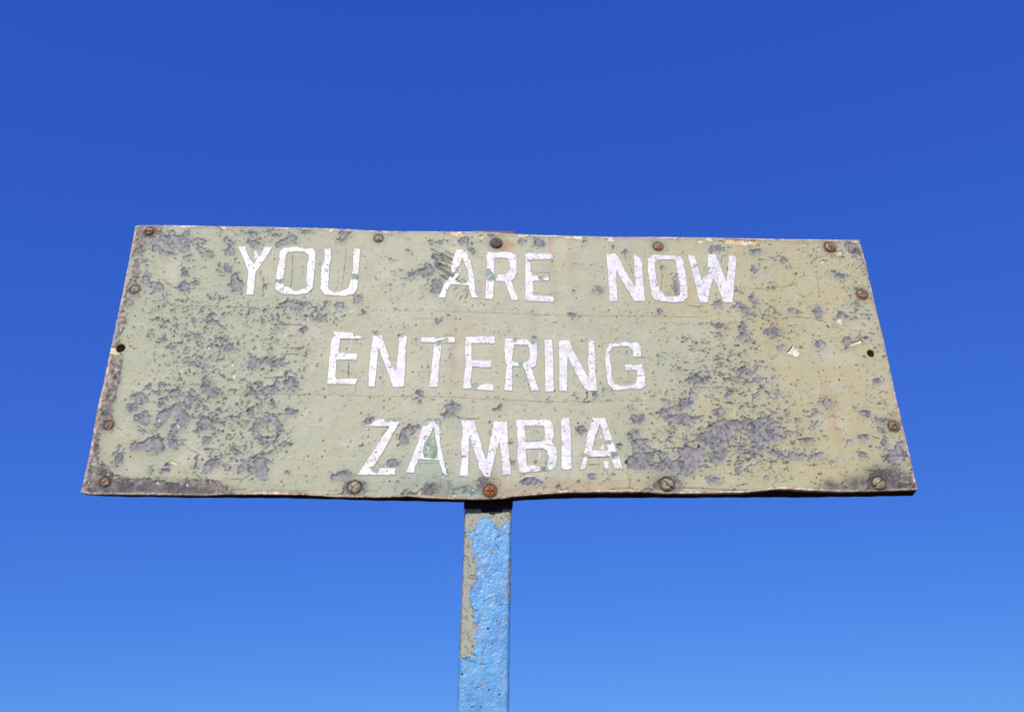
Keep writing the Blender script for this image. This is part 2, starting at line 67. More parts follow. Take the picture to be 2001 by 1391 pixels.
# ---------------------------------------------------------------- measured outlines, millimetres on the board (x from its left end, z from its lower edge)
PEEL = [[(43.9,620.3),(60.0,641.7),(68.2,644.5),(79.2,628.9),(87.3,618.6),(76.3,605.3),(76.3,584.6),(65.5,592.2),(55.7,599.7),(47.7,610.0)],[(21.2,614.6),(30.6,622.7),(41.1,624.2),(40.8,612.4),(28.4,609.6)],[(82.9,647.5),(93.0,653.0),(97.1,639.9),(110.8,634.9),(127.8,637.9),(126.4,616.8),(136.5,606.6),(134.0,593.5),(121.1,593.3),(108.1,608.6),(92.5,597.9),(88.8,608.2),(95.9,618.8),(84.9,634.3)],[(85.1,590.0),(97.9,590.2),(93.4,577.2),(84.5,579.6)],[(121.9,648.3),(132.4,651.2),(132.1,638.0),(123.4,637.8)],[(138.6,622.3),(148.3,630.4),(165.7,630.8),(173.2,623.0),(169.9,615.1),(154.1,620.0),(144.4,612.0)],[(155.9,607.0),(169.2,604.6),(180.6,599.7),(194.2,594.7),(191.6,581.7),(181.2,578.9),(172.7,594.3),(159.4,596.6)],[(127.2,580.5),(141.3,587.2),(148.3,583.5),(139.2,571.7),(130.7,571.5)],[(212.3,623.9),(224.0,634.7),(234.3,621.7),(248.0,616.7),(235.2,613.8),(223.4,621.5)],[(211.5,595.1),(227.7,604.5),(247.3,603.6),(238.0,590.4),(230.0,585.1),(218.3,592.6)],[(242.6,569.8),(253.2,571.3),(261.8,562.5),(249.7,564.8)],[(266.5,646.2),(279.0,651.8),(287.8,652.0),(291.4,638.7),(276.0,639.7)],[(265.1,619.7),(277.0,630.5),(290.4,628.1),(305.4,610.0),(280.9,614.8)],[(204.9,561.4),(213.5,561.6),(210.2,553.8)],[(222.6,557.9),(233.1,559.4),(239.2,544.2),(234.1,533.9),(224.9,538.8)],[(204.4,548.6),(217.9,543.8),(214.5,536.1),(207.5,541.0)],[(242.6,534.0),(254.8,539.3),(263.7,537.0),(256.3,526.7),(268.4,514.3),(278.1,504.4),(269.2,489.3),(254.3,489.0),(242.0,503.8),(248.7,519.0)],[(124.6,539.5),(133.9,548.6),(139.8,537.3),(143.0,529.8),(132.5,528.3)],[(129.6,504.4),(139.1,512.1),(150.3,507.3),(150.3,492.3),(143.7,479.8),(134.6,484.6)],[(161.6,517.5),(172.2,517.7),(168.2,500.1),(161.6,502.5)],[(64.5,503.3),(70.2,507.2),(83.0,506.1),(96.0,496.4),(92.1,487.7),(79.0,491.2),(75.1,482.4),(68.2,493.5)],[(40.3,522.9),(52.1,528.2),(54.5,513.1),(60.7,500.8),(51.0,495.7),(44.4,510.5)],[(20.6,540.2),(35.4,540.5),(32.8,530.3),(22.3,530.1)],[(15.9,455.8),(25.3,462.0),(30.8,453.6),(26.2,443.8),(18.8,438.8)],[(197.8,468.4),(209.2,461.2),(203.2,458.6)],[(220.6,471.2),(229.3,468.8),(226.3,459.0)],[(156.5,462.8),(167.3,460.5),(162.1,453.1)],[(39.2,555.7),(47.7,555.9),(55.7,545.9),(48.0,540.7)],[(39.6,475.7),(47.6,478.3),(45.0,468.4)],[(138.1,460.1),(146.8,457.8),(141.2,452.8)],[(313.4,655.2),(328.0,663.6),(330.7,658.3),(315.8,652.6)],[(318.4,648.6),(338.5,646.4),(347.9,640.0),(330.2,640.9)],[(357.2,634.8),(373.7,647.2),(389.6,642.2),(379.2,635.3),(391.1,625.0),(393.9,618.4),(379.9,627.4),(360.6,621.7),(341.9,610.8),(333.0,613.2),(340.7,623.9)],[(289.0,636.0),(311.1,634.4),(331.1,631.6),(333.7,627.7),(309.4,629.9)],[(399.7,654.4),(407.9,662.6),(421.8,654.9),(404.5,649.2)],[(488.3,659.0),(499.1,664.7),(521.7,659.8),(508.8,651.4),(503.0,637.9),(494.8,627.1),(486.7,632.3),(491.4,645.7)],[(528.2,478.4),(551.8,481.3),(549.0,453.9),(540.3,456.3),(535.1,471.1)],[(365.5,456.1),(390.2,463.9),(401.5,456.7),(424.7,459.5),(421.4,447.1),(400.5,444.4),(382.9,451.5),(375.8,436.7),(368.5,446.4)],[(460.7,462.5),(473.7,460.2),(476.4,451.6),(465.5,455.2)],[(490.8,460.5),(507.8,462.0),(510.8,448.4),(500.1,448.3)],[(545.4,442.8),(560.4,441.8),(566.5,428.3),(556.5,434.3)],[(555.3,456.5),(561.9,454.1),(562.1,449.2)],[(622.6,442.6),(630.9,448.9),(635.5,442.8)],[(610.2,583.3),(619.1,582.2),(612.6,576.8)],[(651.4,609.1),(660.2,612.0),(660.6,601.4)],[(322.0,507.7),(332.4,510.3),(326.8,502.7),(326.7,482.7),(323.5,482.7)],[(703.9,634.2),(719.5,639.9),(717.5,629.1),(706.3,626.2)],[(730.9,637.4),(751.1,641.9),(742.3,629.6),(733.3,624.1)],[(776.0,638.4),(800.9,647.0),(805.4,636.3),(787.3,633.2)],[(850.9,657.5),(871.5,658.0),(873.7,651.2),(853.2,650.8)],[(798.7,620.1),(812.2,620.4),(823.5,609.9),(810.0,607.0)],[(810.0,604.4),(821.3,604.6),(816.7,596.5)],[(928.2,638.9),(937.6,647.2),(946.4,636.5),(939.4,629.7)],[(967.2,642.4),(978.9,649.4),(992.2,637.5),(989.6,626.7),(968.9,624.9),(962.4,634.2)],[(694.3,568.0),(707.5,573.4),(712.2,563.1),(718.9,558.0),(721.3,547.7),(712.6,542.4),(706.2,532.0),(692.7,542.0),(681.8,539.3),(666.6,533.9),(657.3,549.1),(668.5,541.6),(683.6,553.5),(696.9,552.4),(698.9,560.2)],[(718.1,597.2),(733.8,597.6),(731.9,579.1),(720.7,581.5)],[(723.2,565.9),(738.7,571.4),(741.0,561.0),(730.0,558.2)],[(715.1,527.0),(730.6,524.7),(741.8,514.7),(735.6,489.2),(729.2,481.6),(722.4,494.1),(715.6,504.1),(722.0,511.8)],[(653.1,609.2),(662.0,610.7),(664.5,601.5),(655.6,601.3)],[(621.8,447.6),(632.6,447.7),(637.1,441.6),(622.0,442.6)],[(610.7,583.3),(620.7,583.5),(614.3,576.9)],[(1087.3,643.6),(1098.0,647.9),(1097.4,637.0),(1088.1,636.8)],[(1154.8,632.8),(1172.9,627.7),(1163.2,620.8)],[(1183.3,611.8),(1198.0,622.8),(1194.6,609.3),(1189.4,601.2)],[(1114.9,513.2),(1124.2,517.2),(1130.0,503.2),(1122.8,495.4),(1115.4,502.9)],[(1049.2,501.9),(1060.7,507.2),(1062.6,500.8)],[(1256.3,454.2),(1267.8,456.9),(1270.0,444.3),(1261.6,439.2),(1255.6,446.7)],[(1313.8,553.1),(1320.7,553.2),(1320.8,521.8),(1316.4,490.7),(1307.8,495.7),(1306.0,521.5)],[(1280.3,586.9),(1288.0,571.1),(1280.1,560.4),(1277.9,573.5)],[(1400.6,624.2),(1423.5,638.3),(1423.8,622.0),(1409.4,619.0)],[(1403.0,627.0),(1425.5,638.3),(1443.7,633.2),(1445.0,625.1),(1418.4,619.1)],[(1508.0,588.5),(1516.6,583.3),(1519.4,570.0),(1513.1,559.2),(1508.1,572.5)],[(1493.2,501.2),(1501.7,496.2),(1505.6,475.7),(1502.6,462.9),(1493.4,470.4),(1489.1,488.3)],[(1536.7,514.9),(1567.3,518.0),(1549.8,509.9)],[(1452.6,472.3),(1467.7,466.2),(1482.4,457.5),(1488.2,449.9),(1474.1,447.2),(1460.0,459.7)],[(1637.9,457.2),(1657.5,463.8),(1667.9,457.6),(1663.7,447.3),(1641.2,449.6)],[(1587.7,459.0),(1601.9,461.7),(1597.9,451.5)],[(1746.0,479.3),(1760.5,482.1),(1755.1,466.5),(1744.5,471.5)],[(1403.1,476.7),(1419.3,479.5),(1417.1,461.6),(1403.7,464.0)],[(1456.6,518.8),(1465.8,519.0),(1464.0,506.0),(1457.1,505.9)],[(1508.3,623.7),(1537.1,627.0),(1520.6,610.3),(1509.5,615.5)],[(1580.3,600.7),(1600.1,606.4),(1597.9,592.9),(1583.3,589.9)],[(1715.8,565.5),(1737.9,557.9),(1740.6,547.3),(1719.8,549.6)],[(1542.2,536.0),(1556.0,534.9),(1543.3,528.1)],[(175.1,373.9),(189.0,377.6),(192.1,362.3),(183.4,358.7),(176.4,364.5)],[(211.6,410.1),(223.9,411.4),(229.7,398.3),(219.2,399.4),(213.4,404.1)],[(236.3,362.8),(250.4,365.4),(249.5,355.9),(237.4,353.5)],[(252.7,346.6),(269.1,346.8),(264.3,335.1),(254.1,335.0)],[(191.4,314.7),(205.6,314.8),(204.7,306.8),(194.7,305.5)],[(183.7,297.4),(193.2,302.1),(192.2,294.1)],[(210.3,295.4),(217.6,293.2),(215.8,284.0),(211.5,286.3)],[(95.7,242.7),(104.2,251.6),(104.3,238.3),(99.6,230.5),(94.0,238.2)],[(123.5,242.9),(130.1,251.8),(139.9,246.3),(132.1,238.5)],[(112.4,225.1),(121.2,231.8),(126.5,223.0),(115.4,218.5)],[(147.0,231.9),(154.3,236.4),(166.5,227.6),(167.1,216.6),(157.4,215.5),(148.6,220.9)],[(64.1,218.2),(74.8,224.8),(88.5,226.0),(95.6,218.4),(103.3,207.5),(96.8,198.7),(93.6,194.3),(91.1,209.6),(80.1,217.2),(67.2,211.6)],[(60.3,194.1),(74.5,202.9),(78.1,205.1),(70.5,192.0),(61.1,189.8)],[(212.5,263.7),(224.5,263.8),(228.3,250.3),(218.6,248.0)],[(209.7,239.0),(225.4,241.4),(240.3,234.8),(253.1,228.2),(254.8,215.0),(240.0,221.5),(225.8,223.6),(216.9,230.2)],[(179.6,212.3),(190.0,223.4),(197.1,214.6),(193.0,201.4),(183.5,199.2)],[(180.2,279.2),(188.5,277.0),(187.1,272.5)],[(205.4,212.5),(215.6,210.3),(212.5,203.8),(197.0,201.5)],[(128.2,212.0),(138.1,212.1),(134.8,194.6),(125.7,190.2),(127.9,201.1)],[(308.4,303.2),(315.8,310.1),(334.2,310.3),(335.9,294.2),(326.0,291.9),(311.5,294.0)],[(342.2,312.7),(347.6,319.7),(360.2,317.5),(363.4,306.0),(375.2,310.7),(378.6,296.9),(364.8,291.1),(359.7,301.3),(349.3,303.5)],[(380.9,315.4),(390.8,320.1),(389.6,310.9),(381.5,309.6)],[(458.5,420.7),(465.5,426.8),(473.5,418.4),(473.3,407.5),(466.7,411.1)],[(461.5,395.3),(474.3,393.1),(466.2,389.4)],[(416.2,384.0),(423.8,393.6),(433.1,396.2),(432.8,386.6),(424.2,376.9)],[(326.1,253.3),(337.6,259.0),(346.8,249.0),(343.4,242.2),(332.5,250.0)],[(368.5,253.7),(382.1,260.5),(385.0,251.5),(377.5,244.7),(369.1,248.0)],[(390.6,256.1),(404.2,263.0),(416.5,261.9),(415.4,251.8),(423.3,242.8),(416.9,234.9),(406.5,238.2),(397.6,247.1)],[(347.7,240.0),(365.2,246.9),(369.7,242.4),(384.1,239.2),(383.1,229.1),(368.5,233.5),(353.3,224.5),(347.8,228.9)],[(311.9,235.3),(323.3,242.1),(330.0,235.4),(331.0,226.6),(314.7,228.7)],[(365.9,407.3),(378.5,407.5),(379.2,400.3),(368.7,400.1)],[(408.1,405.5),(420.9,403.2),(412.8,399.5)],[(366.7,211.3),(378.8,211.4),(377.4,204.7),(369.2,206.9)],[(421.8,343.8),(432.2,343.9),(428.5,338.0)],[(305.0,315.8),(315.1,317.1),(309.4,312.4)],[(586.8,383.7),(595.3,382.6),(593.6,374.2)],[(417.1,279.0),(433.3,281.4),(431.6,276.8)],[(530.9,365.1),(550.0,361.7),(548.3,355.8)],[(723.9,414.5),(732.5,417.0),(743.3,413.5),(732.6,407.3),(726.2,408.4)],[(756.1,424.7),(766.8,432.2),(764.7,424.8)],[(757.4,320.3),(763.7,323.9),(766.9,319.2),(761.7,314.5)],[(702.1,295.3),(706.3,298.8),(709.5,293.0),(705.4,290.7)],[(684.1,233.4),(694.2,240.3),(706.8,233.6),(705.0,220.1),(694.7,222.3)],[(688.7,215.5),(703.1,213.4),(701.3,204.4),(695.2,204.4)],[(639.5,377.1),(656.5,377.3),(654.6,371.3),(644.0,372.4)],[(620.0,242.0),(625.8,248.8),(626.2,239.8)],[(1039.4,436.0),(1050.5,438.6),(1070.1,433.9),(1065.5,428.9),(1052.4,431.2)],[(1353.1,415.3),(1364.5,416.7),(1361.2,408.0)],[(1256.3,454.1),(1267.8,456.8),(1270.0,444.2),(1261.6,439.1)],[(1381.4,408.2),(1397.4,410.9),(1396.2,401.0)],[(1106.5,245.5),(1115.0,245.6),(1118.7,236.5),(1110.3,238.7)],[(1125.7,245.7),(1133.9,241.1),(1131.1,232.0),(1124.9,234.2)],[(1086.4,229.4),(1099.3,231.8),(1096.7,223.8),(1088.2,223.7)],[(1041.3,213.2),(1050.4,226.9),(1053.9,213.3)],[(1154.1,227.6),(1160.7,229.9),(1160.2,223.0)],[(1287.6,300.6),(1298.7,303.1),(1304.5,296.0),(1295.8,295.9)],[(1353.8,289.4),(1369.0,288.3),(1368.0,280.1),(1355.5,284.7)],[(1326.6,279.7),(1339.8,281.0),(1341.0,272.8),(1328.2,275.1)],[(1301.4,267.8),(1328.0,272.7),(1355.7,268.3),(1348.3,261.2),(1322.8,265.7),(1302.8,260.9)],[(1308.9,237.8),(1326.6,241.4),(1323.4,232.1),(1312.5,230.9)],[(1298.1,217.1),(1317.1,214.9),(1318.2,205.8),(1285.0,193.9),(1259.7,196.4),(1281.9,205.6)],[(1238.1,214.4),(1253.5,219.1),(1261.7,215.7),(1250.9,214.5)],[(1243.0,335.9),(1253.8,333.6),(1259.6,326.5),(1244.3,326.3)],[(976.4,217.3),(988.9,215.2),(990.9,212.9),(980.5,214.0)],[(1466.6,454.6),(1478.7,459.8),(1484.1,449.8),(1475.9,439.5),(1464.9,441.9)],[(1523.3,452.8),(1534.7,453.0),(1533.5,445.4)],[(1638.0,454.5),(1648.8,463.6),(1668.4,457.5),(1661.5,444.6),(1650.4,447.0)],[(1446.1,404.1),(1465.9,416.8),(1466.7,406.8),(1471.7,394.5),(1464.8,377.2),(1446.6,374.5),(1441.2,384.3),(1455.3,389.4)],[(1397.9,413.4),(1411.3,412.4),(1426.2,406.3),(1410.2,403.6),(1396.4,401.0)],[(1394.8,388.6),(1409.9,383.9),(1407.0,378.9),(1393.6,378.8)],[(1509.7,392.5),(1529.2,402.7),(1533.8,417.7),(1541.3,407.8),(1548.8,397.9),(1544.2,383.0),(1531.9,390.3),(1519.4,382.7)],[(1477.6,372.4),(1485.8,367.6),(1489.2,360.3),(1479.9,357.8)],[(1530.6,353.4),(1554.2,361.0),(1555.3,353.7),(1540.7,346.2)],[(1629.0,364.3),(1643.6,370.6),(1656.1,364.6),(1643.0,354.6),(1632.2,357.0)],[(1699.6,367.5),(1713.4,380.0),(1727.5,382.7),(1718.3,370.2),(1712.6,352.9),(1705.0,360.2)],[(1691.4,445.0),(1706.3,450.3),(1734.8,443.1),(1715.4,437.7)],[(1753.7,388.0),(1778.3,385.8),(1765.4,378.2)],[(1457.5,309.3),(1464.8,314.1),(1467.5,302.2)],[(1473.3,311.8),(1484.0,309.5),(1478.2,300.0)],[(1428.8,292.4),(1438.5,299.6),(1454.8,290.3),(1470.5,292.8),(1468.8,280.9),(1455.3,278.5),(1447.6,285.5),(1430.0,285.3)],[(1463.4,273.8),(1481.1,275.1),(1483.6,269.3),(1466.5,264.5)],[(1397.4,236.1),(1413.4,243.1),(1415.9,229.3),(1395.6,222.3)],[(1511.4,229.9),(1521.2,236.9),(1523.8,225.4),(1512.7,224.2)],[(1617.4,212.2),(1632.8,224.9),(1642.7,219.2),(1644.9,207.7),(1631.0,203.1)],[(1519.4,267.2),(1529.3,274.4),(1533.0,269.7)],[(1747.4,269.0),(1769.0,276.3),(1774.9,262.1),(1757.1,262.0)],[(1736.4,336.1),(1749.0,331.4),(1756.5,324.2),(1739.9,331.3)],[(1585.5,456.3),(1599.7,459.0),(1598.0,448.8)],[(1479.2,447.2),(1507.5,438.7),(1502.8,437.4),(1482.9,440.9)],[(1387.2,327.8),(1395.7,325.4),(1396.4,313.5),(1385.4,313.4)],[(60.6,192.8),(79.8,195.1),(88.7,188.7),(70.6,179.9)],[(79.8,171.4),(90.8,175.7),(100.8,186.6),(113.6,167.2),(115.0,158.7),(106.6,150.1),(83.9,158.5)],[(126.6,171.6),(140.0,186.8),(168.5,193.4),(194.9,174.1),(193.1,159.0),(176.6,137.6),(169.4,120.7),(160.0,118.6),(159.1,137.6),(166.9,150.3),(178.8,163.2),(164.8,178.2),(154.3,169.6),(150.4,156.7),(137.7,150.2),(125.1,143.8),(128.3,160.9)],[(92.1,143.7),(106.0,141.6),(112.9,135.3),(105.1,135.3)],[(121.6,129.0),(133.6,126.9),(149.0,114.3),(153.2,99.7),(161.2,97.7),(145.2,89.3),(125.3,93.4),(80.6,97.5),(83.0,105.8),(93.5,112.1),(105.7,108.0),(121.7,116.4)],[(160.3,116.5),(180.0,114.4),(182.7,95.6),(168.3,101.9)],[(54.6,103.7),(68.0,103.7),(71.0,97.5),(57.2,99.5)],[(218.8,157.0),(224.7,172.1),(231.2,167.8),(251.1,165.7),(250.5,155.0),(235.1,152.8),(230.6,142.1),(219.2,139.9)],[(208.4,133.5),(215.4,138.8),(223.7,135.7),(220.6,129.3)],[(229.0,125.1),(251.0,121.0),(248.7,108.3),(237.3,106.2)],[(53.3,89.2),(64.1,93.3),(72.3,78.9),(75.9,68.6),(69.0,64.6),(60.6,58.4),(58.9,78.9)],[(128.0,52.4),(136.3,60.5),(141.3,52.4),(137.6,40.2)],[(157.2,48.3),(161.4,58.5),(170.0,64.7),(171.8,52.4),(167.6,42.2),(158.1,42.2)],[(223.6,79.1),(229.1,81.2),(231.0,66.8),(225.3,66.8)],[(242.5,52.4),(253.8,68.9),(272.1,77.1),(273.6,64.8),(262.2,48.4),(244.4,38.2)],[(213.8,52.4),(224.7,56.5),(224.0,48.4)],[(284.4,168.0),(299.7,172.4),(306.8,161.7),(289.0,162.7)],[(312.8,161.7),(320.9,159.6),(313.8,153.1)],[(157.7,199.9),(187.6,197.9),(232.8,200.4),(231.2,197.1),(197.8,195.8),(158.6,193.4)],[(263.6,144.3),(275.2,146.5),(268.1,140.1)],[(319.3,187.7),(328.7,192.2),(338.3,177.0),(332.9,172.6)],[(336.7,155.3),(343.2,168.3),(354.1,159.7),(360.9,170.6),(373.9,179.3),(389.5,162.0),(399.3,142.7),(391.6,140.5),(379.8,159.8),(367.5,164.1),(363.1,149.0),(345.1,151.1),(344.7,136.1),(353.0,131.9),(341.0,134.0)],[(345.8,125.5),(353.0,131.9),(372.0,119.2),(368.8,112.8),(358.5,117.0)],[(378.3,115.0),(391.7,119.3),(392.3,112.9),(382.7,110.8)],[(401.9,115.1),(409.6,117.2),(426.1,108.8),(416.5,106.6)],[(391.8,98.2),(397.4,100.3),(398.0,94.0)],[(335.9,73.1),(354.7,79.3),(368.5,77.3),(377.5,64.9),(374.9,52.5),(378.1,40.2),(374.2,22.0),(366.5,22.0),(361.2,36.2),(341.0,44.3),(332.9,48.4),(344.0,52.5),(344.8,62.8)],[(315.1,52.5),(322.4,73.1),(333.0,64.8),(332.4,52.5),(317.9,44.3)],[(401.6,181.6),(408.6,192.6),(418.8,190.5),(429.8,179.6),(412.0,177.3)],[(414.0,48.4),(423.5,50.5),(422.7,38.2),(414.4,44.3)],[(508.5,32.1),(525.3,42.3),(542.3,52.6),(556.7,40.3),(559.3,30.0),(547.1,38.2),(522.3,30.0)],[(530.4,-4.4),(542.8,13.8),(557.7,23.9),(575.3,21.9),(581.7,11.7),(572.9,-4.4),(555.3,-0.4),(543.9,-4.4)],[(631.7,73.5),(645.6,73.5),(656.1,56.8),(632.5,54.7)],[(577.4,165.0),(591.2,171.7),(593.8,158.6),(573.9,155.3)],[(296.2,98.0),(311.5,100.1),(308.3,93.8),(322.4,89.7),(303.5,85.5)],[(286.6,64.8),(295.8,68.9),(298.2,64.8),(289.1,60.7)],[(649.3,120.0),(660.4,145.9),(674.4,150.2),(692.5,152.5),(696.8,143.8),(677.0,130.8),(675.4,118.0),(667.7,107.3)],[(757.0,190.1),(757.8,203.4),(769.1,204.8),(783.5,203.6),(781.6,190.2),(769.4,179.1),(757.2,172.4),(746.9,176.8),(761.1,187.9)],[(870.3,201.8),(880.7,201.9),(880.5,190.8),(870.2,190.7)],[(896.9,73.8),(905.0,75.9),(902.7,61.2),(898.6,57.0)],[(891.5,110.0),(901.9,118.6),(907.9,116.5),(895.5,107.8)],[(828.4,36.2),(842.3,32.0),(840.2,15.6),(832.3,11.5)],[(716.0,13.6),(723.7,17.7),(735.6,15.6),(739.8,1.4),(724.1,1.4),(710.2,7.5)],[(909.8,19.6),(922.0,27.9),(948.1,32.0),(971.8,19.6),(963.6,15.5),(937.8,19.6)],[(966.4,38.2),(976.4,36.2),(970.1,29.9)],[(995.5,13.4),(1007.6,13.4),(1009.2,5.2),(997.3,7.2)],[(949.5,73.9),(955.5,71.8),(951.2,65.4)],[(1154.6,195.6),(1169.7,200.2),(1181.9,194.6),(1169.0,191.2)],[(1223.2,183.6),(1249.5,192.7),(1271.4,199.6),(1314.8,206.7),(1313.8,197.6),(1281.4,192.9),(1248.6,183.7)],[(1171.5,170.0),(1180.6,178.9),(1203.6,176.8),(1204.5,163.4),(1187.5,161.2),(1175.0,161.1)],[(1243.3,172.5),(1269.3,179.4),(1311.8,179.6),(1315.0,170.6),(1296.6,157.2),(1267.5,161.5),(1246.9,165.9)],[(1347.1,155.2),(1364.6,159.7),(1383.3,173.2),(1395.2,166.5),(1438.2,169.0),(1436.0,153.3),(1404.1,153.2),(1401.7,135.4),(1376.2,117.8),(1386.5,100.4),(1370.6,74.4),(1340.7,68.0),(1340.4,83.0),(1352.5,96.0),(1336.8,104.6),(1315.5,119.8),(1319.1,133.0),(1340.7,137.4),(1350.2,146.3)],[(1156.1,134.6),(1173.3,141.2),(1187.8,139.1),(1184.8,128.1),(1165.8,125.9)],[(1167.6,121.5),(1207.1,121.7),(1199.5,106.4),(1194.4,95.6),(1167.9,99.9)],[(1248.9,143.7),(1261.3,141.6),(1270.8,132.8),(1260.4,132.8)],[(1240.7,123.9),(1252.8,119.6),(1254.0,110.9),(1244.2,117.4)],[(1282.3,121.9),(1299.0,121.9),(1295.0,104.5),(1285.0,108.8)],[(1153.5,74.2),(1177.1,87.0),(1198.0,89.2),(1217.9,80.7),(1195.9,65.7),(1228.4,61.5),(1225.1,48.8),(1205.2,55.1),(1190.3,48.8),(1158.3,57.2),(1150.6,63.5)],[(1224.5,84.9),(1249.9,91.4),(1250.9,80.7),(1230.0,78.5)],[(1229.2,70.0),(1244.1,74.3),(1255.8,67.9),(1279.9,80.7),(1268.4,89.3),(1273.7,100.1),(1331.8,98.1),(1326.9,74.4),(1298.0,57.3),(1339.9,61.6),(1330.6,53.1),(1301.2,48.8),(1291.8,38.3),(1267.2,38.3),(1256.4,53.0),(1233.8,53.0)],[(1131.4,108.4),(1139.8,110.6),(1147.7,106.3),(1136.6,95.5)],[(1042.7,145.1),(1068.0,154.0),(1065.1,138.7),(1050.5,136.4)],[(1063.5,40.3),(1077.6,38.3),(1083.1,29.9),(1068.9,27.8)],[(1085.9,42.4),(1100.0,40.3),(1091.5,34.1)],[(1319.9,32.0),(1340.7,34.1),(1363.1,32.0),(1345.3,21.5),(1328.6,19.4)],[(1361.8,188.8),(1386.5,198.0),(1389.0,184.5),(1362.9,179.8)],[(1407.2,98.2),(1427.9,96.1),(1426.7,87.4),(1410.3,89.6)],[(1397.1,23.5),(1410.9,34.1),(1416.5,29.8)],[(1390.7,53.1),(1405.2,53.1),(1399.1,38.3)],[(1425.6,162.2),(1435.1,168.9),(1443.9,155.6),(1423.8,148.8)],[(1446.3,157.8),(1470.0,173.6),(1490.1,164.7),(1497.2,169.2),(1488.4,153.5),(1480.3,142.4),(1514.4,129.2),(1519.8,122.6),(1500.3,120.3),(1483.0,118.1),(1469.3,111.5),(1440.3,115.8),(1451.3,133.4),(1446.2,142.2)],[(1493.1,142.4),(1503.0,151.3),(1519.6,148.1),(1501.3,140.2)],[(1592.0,194.6),(1603.7,199.2),(1608.6,190.1),(1600.9,183.3)],[(1576.3,178.6),(1600.1,178.7),(1585.9,171.9)],[(1549.2,171.7),(1557.1,167.2),(1562.0,158.3),(1552.0,162.7)],[(1584.9,153.9),(1594.3,158.4),(1594.5,147.2)],[(1523.8,187.4),(1533.5,194.3),(1536.7,187.5)],[(1543.9,127.1),(1557.7,120.5),(1569.2,124.9),(1586.5,126.1),(1582.6,116.2),(1558.9,115.0)],[(1468.8,94.0),(1486.0,96.2),(1505.7,87.6),(1519.8,83.3),(1502.2,78.9),(1484.3,85.4)],[(1516.6,89.8),(1537.4,87.6),(1558.5,87.7),(1547.8,74.7),(1527.1,76.8)],[(1416.5,96.1),(1433.0,94.0),(1445.1,104.9),(1455.0,100.5),(1446.8,87.5),(1449.4,76.7),(1427.6,85.3)],[(1565.9,81.2),(1583.9,87.7),(1600.0,94.3),(1595.5,81.2),(1577.8,76.9)],[(1607.0,74.8),(1619.5,73.7),(1620.2,66.1),(1611.4,64.0)],[(1657.9,118.6),(1664.7,109.8),(1654.0,109.7)],[(1692.3,129.7),(1708.6,135.4),(1710.8,125.4),(1700.8,118.7)],[(1676.3,92.2),(1686.1,87.9),(1701.9,92.3),(1702.3,83.6),(1690.3,77.0)],[(1702.3,190.6),(1718.1,193.0),(1727.2,183.9),(1720.5,172.5),(1708.8,179.3)],[(1732.8,179.4),(1749.3,174.9),(1764.6,175.0),(1757.8,163.6),(1746.5,161.3)],[(1718.2,161.2),(1725.9,156.7),(1720.7,152.2)],[(1742.9,154.5),(1756.2,145.6),(1751.6,134.4),(1736.9,136.6)],[(1737.2,127.7),(1751.4,123.3),(1759.8,112.2),(1747.6,105.6),(1735.6,109.9),(1745.2,114.4)],[(1778.5,118.9),(1792.2,112.3),(1790.1,83.7),(1773.1,75.0),(1766.0,62.0),(1742.2,70.6),(1738.9,74.9),(1754.5,88.0),(1750.0,96.8),(1766.2,92.4)],[(1618.4,208.5),(1634.6,213.2),(1643.8,204.0),(1626.3,203.9)],[(1663.9,51.1),(1677.8,46.8),(1670.6,42.6)],[(1471.4,42.5),(1482.2,44.6),(1479.1,38.3)],[(1776.9,191.0),(1785.2,188.8),(1775.6,175.0)],[(1711.5,107.7),(1717.5,105.5),(1708.4,103.3)]]
WEAR = [[(-5.7,-13.1),(3.3,104.6),(8.4,223.3),(9.4,323.1),(7.1,414.2),(18.6,537.3),(6.7,666.7),(66.0,674.0),(67.2,650.3),(37.8,623.4),(26.9,579.9),(32.6,523.5),(25.5,495.7),(32.3,454.8),(22.4,438.5),(21.8,388.0),(13.9,361.8),(31.7,310.6),(33.6,248.0),(33.4,187.1),(32.1,151.4),(16.0,127.9),(16.0,93.2),(25.4,64.7),(46.4,53.4),(70.7,34.3),(102.9,29.8),(131.6,34.3),(165.3,20.9),(191.6,20.9),(208.2,29.8),(248.4,29.8),(270.2,25.3),(301.6,11.8),(304.6,-13.7)],[(1676.4,-16.1),(1689.4,24.7),(1699.4,38.9),(1719.7,46.1),(1747.2,53.2),(1767.9,50.9),(1777.9,31.8),(1794.5,53.3),(1802.6,36.6),(1804.4,-16.3)],[(1760.3,659.7),(1814.2,660.8),(1821.6,554.8),(1799.6,525.0),(1801.3,584.3),(1778.1,614.1),(1761.1,629.0)],[(701.6,0.2),(714.3,13.8),(729.5,18.3),(742.8,6.9),(740.8,-6.6),(756.1,-11.1),(734.5,-14.4),(701.9,-13.3),(658.5,-8.7),(660.4,-2.0)],[(1165.4,-0.4),(1211.7,13.4),(1229.5,34.2),(1264.6,31.9),(1273.3,7.5),(1243.5,-7.3)]]
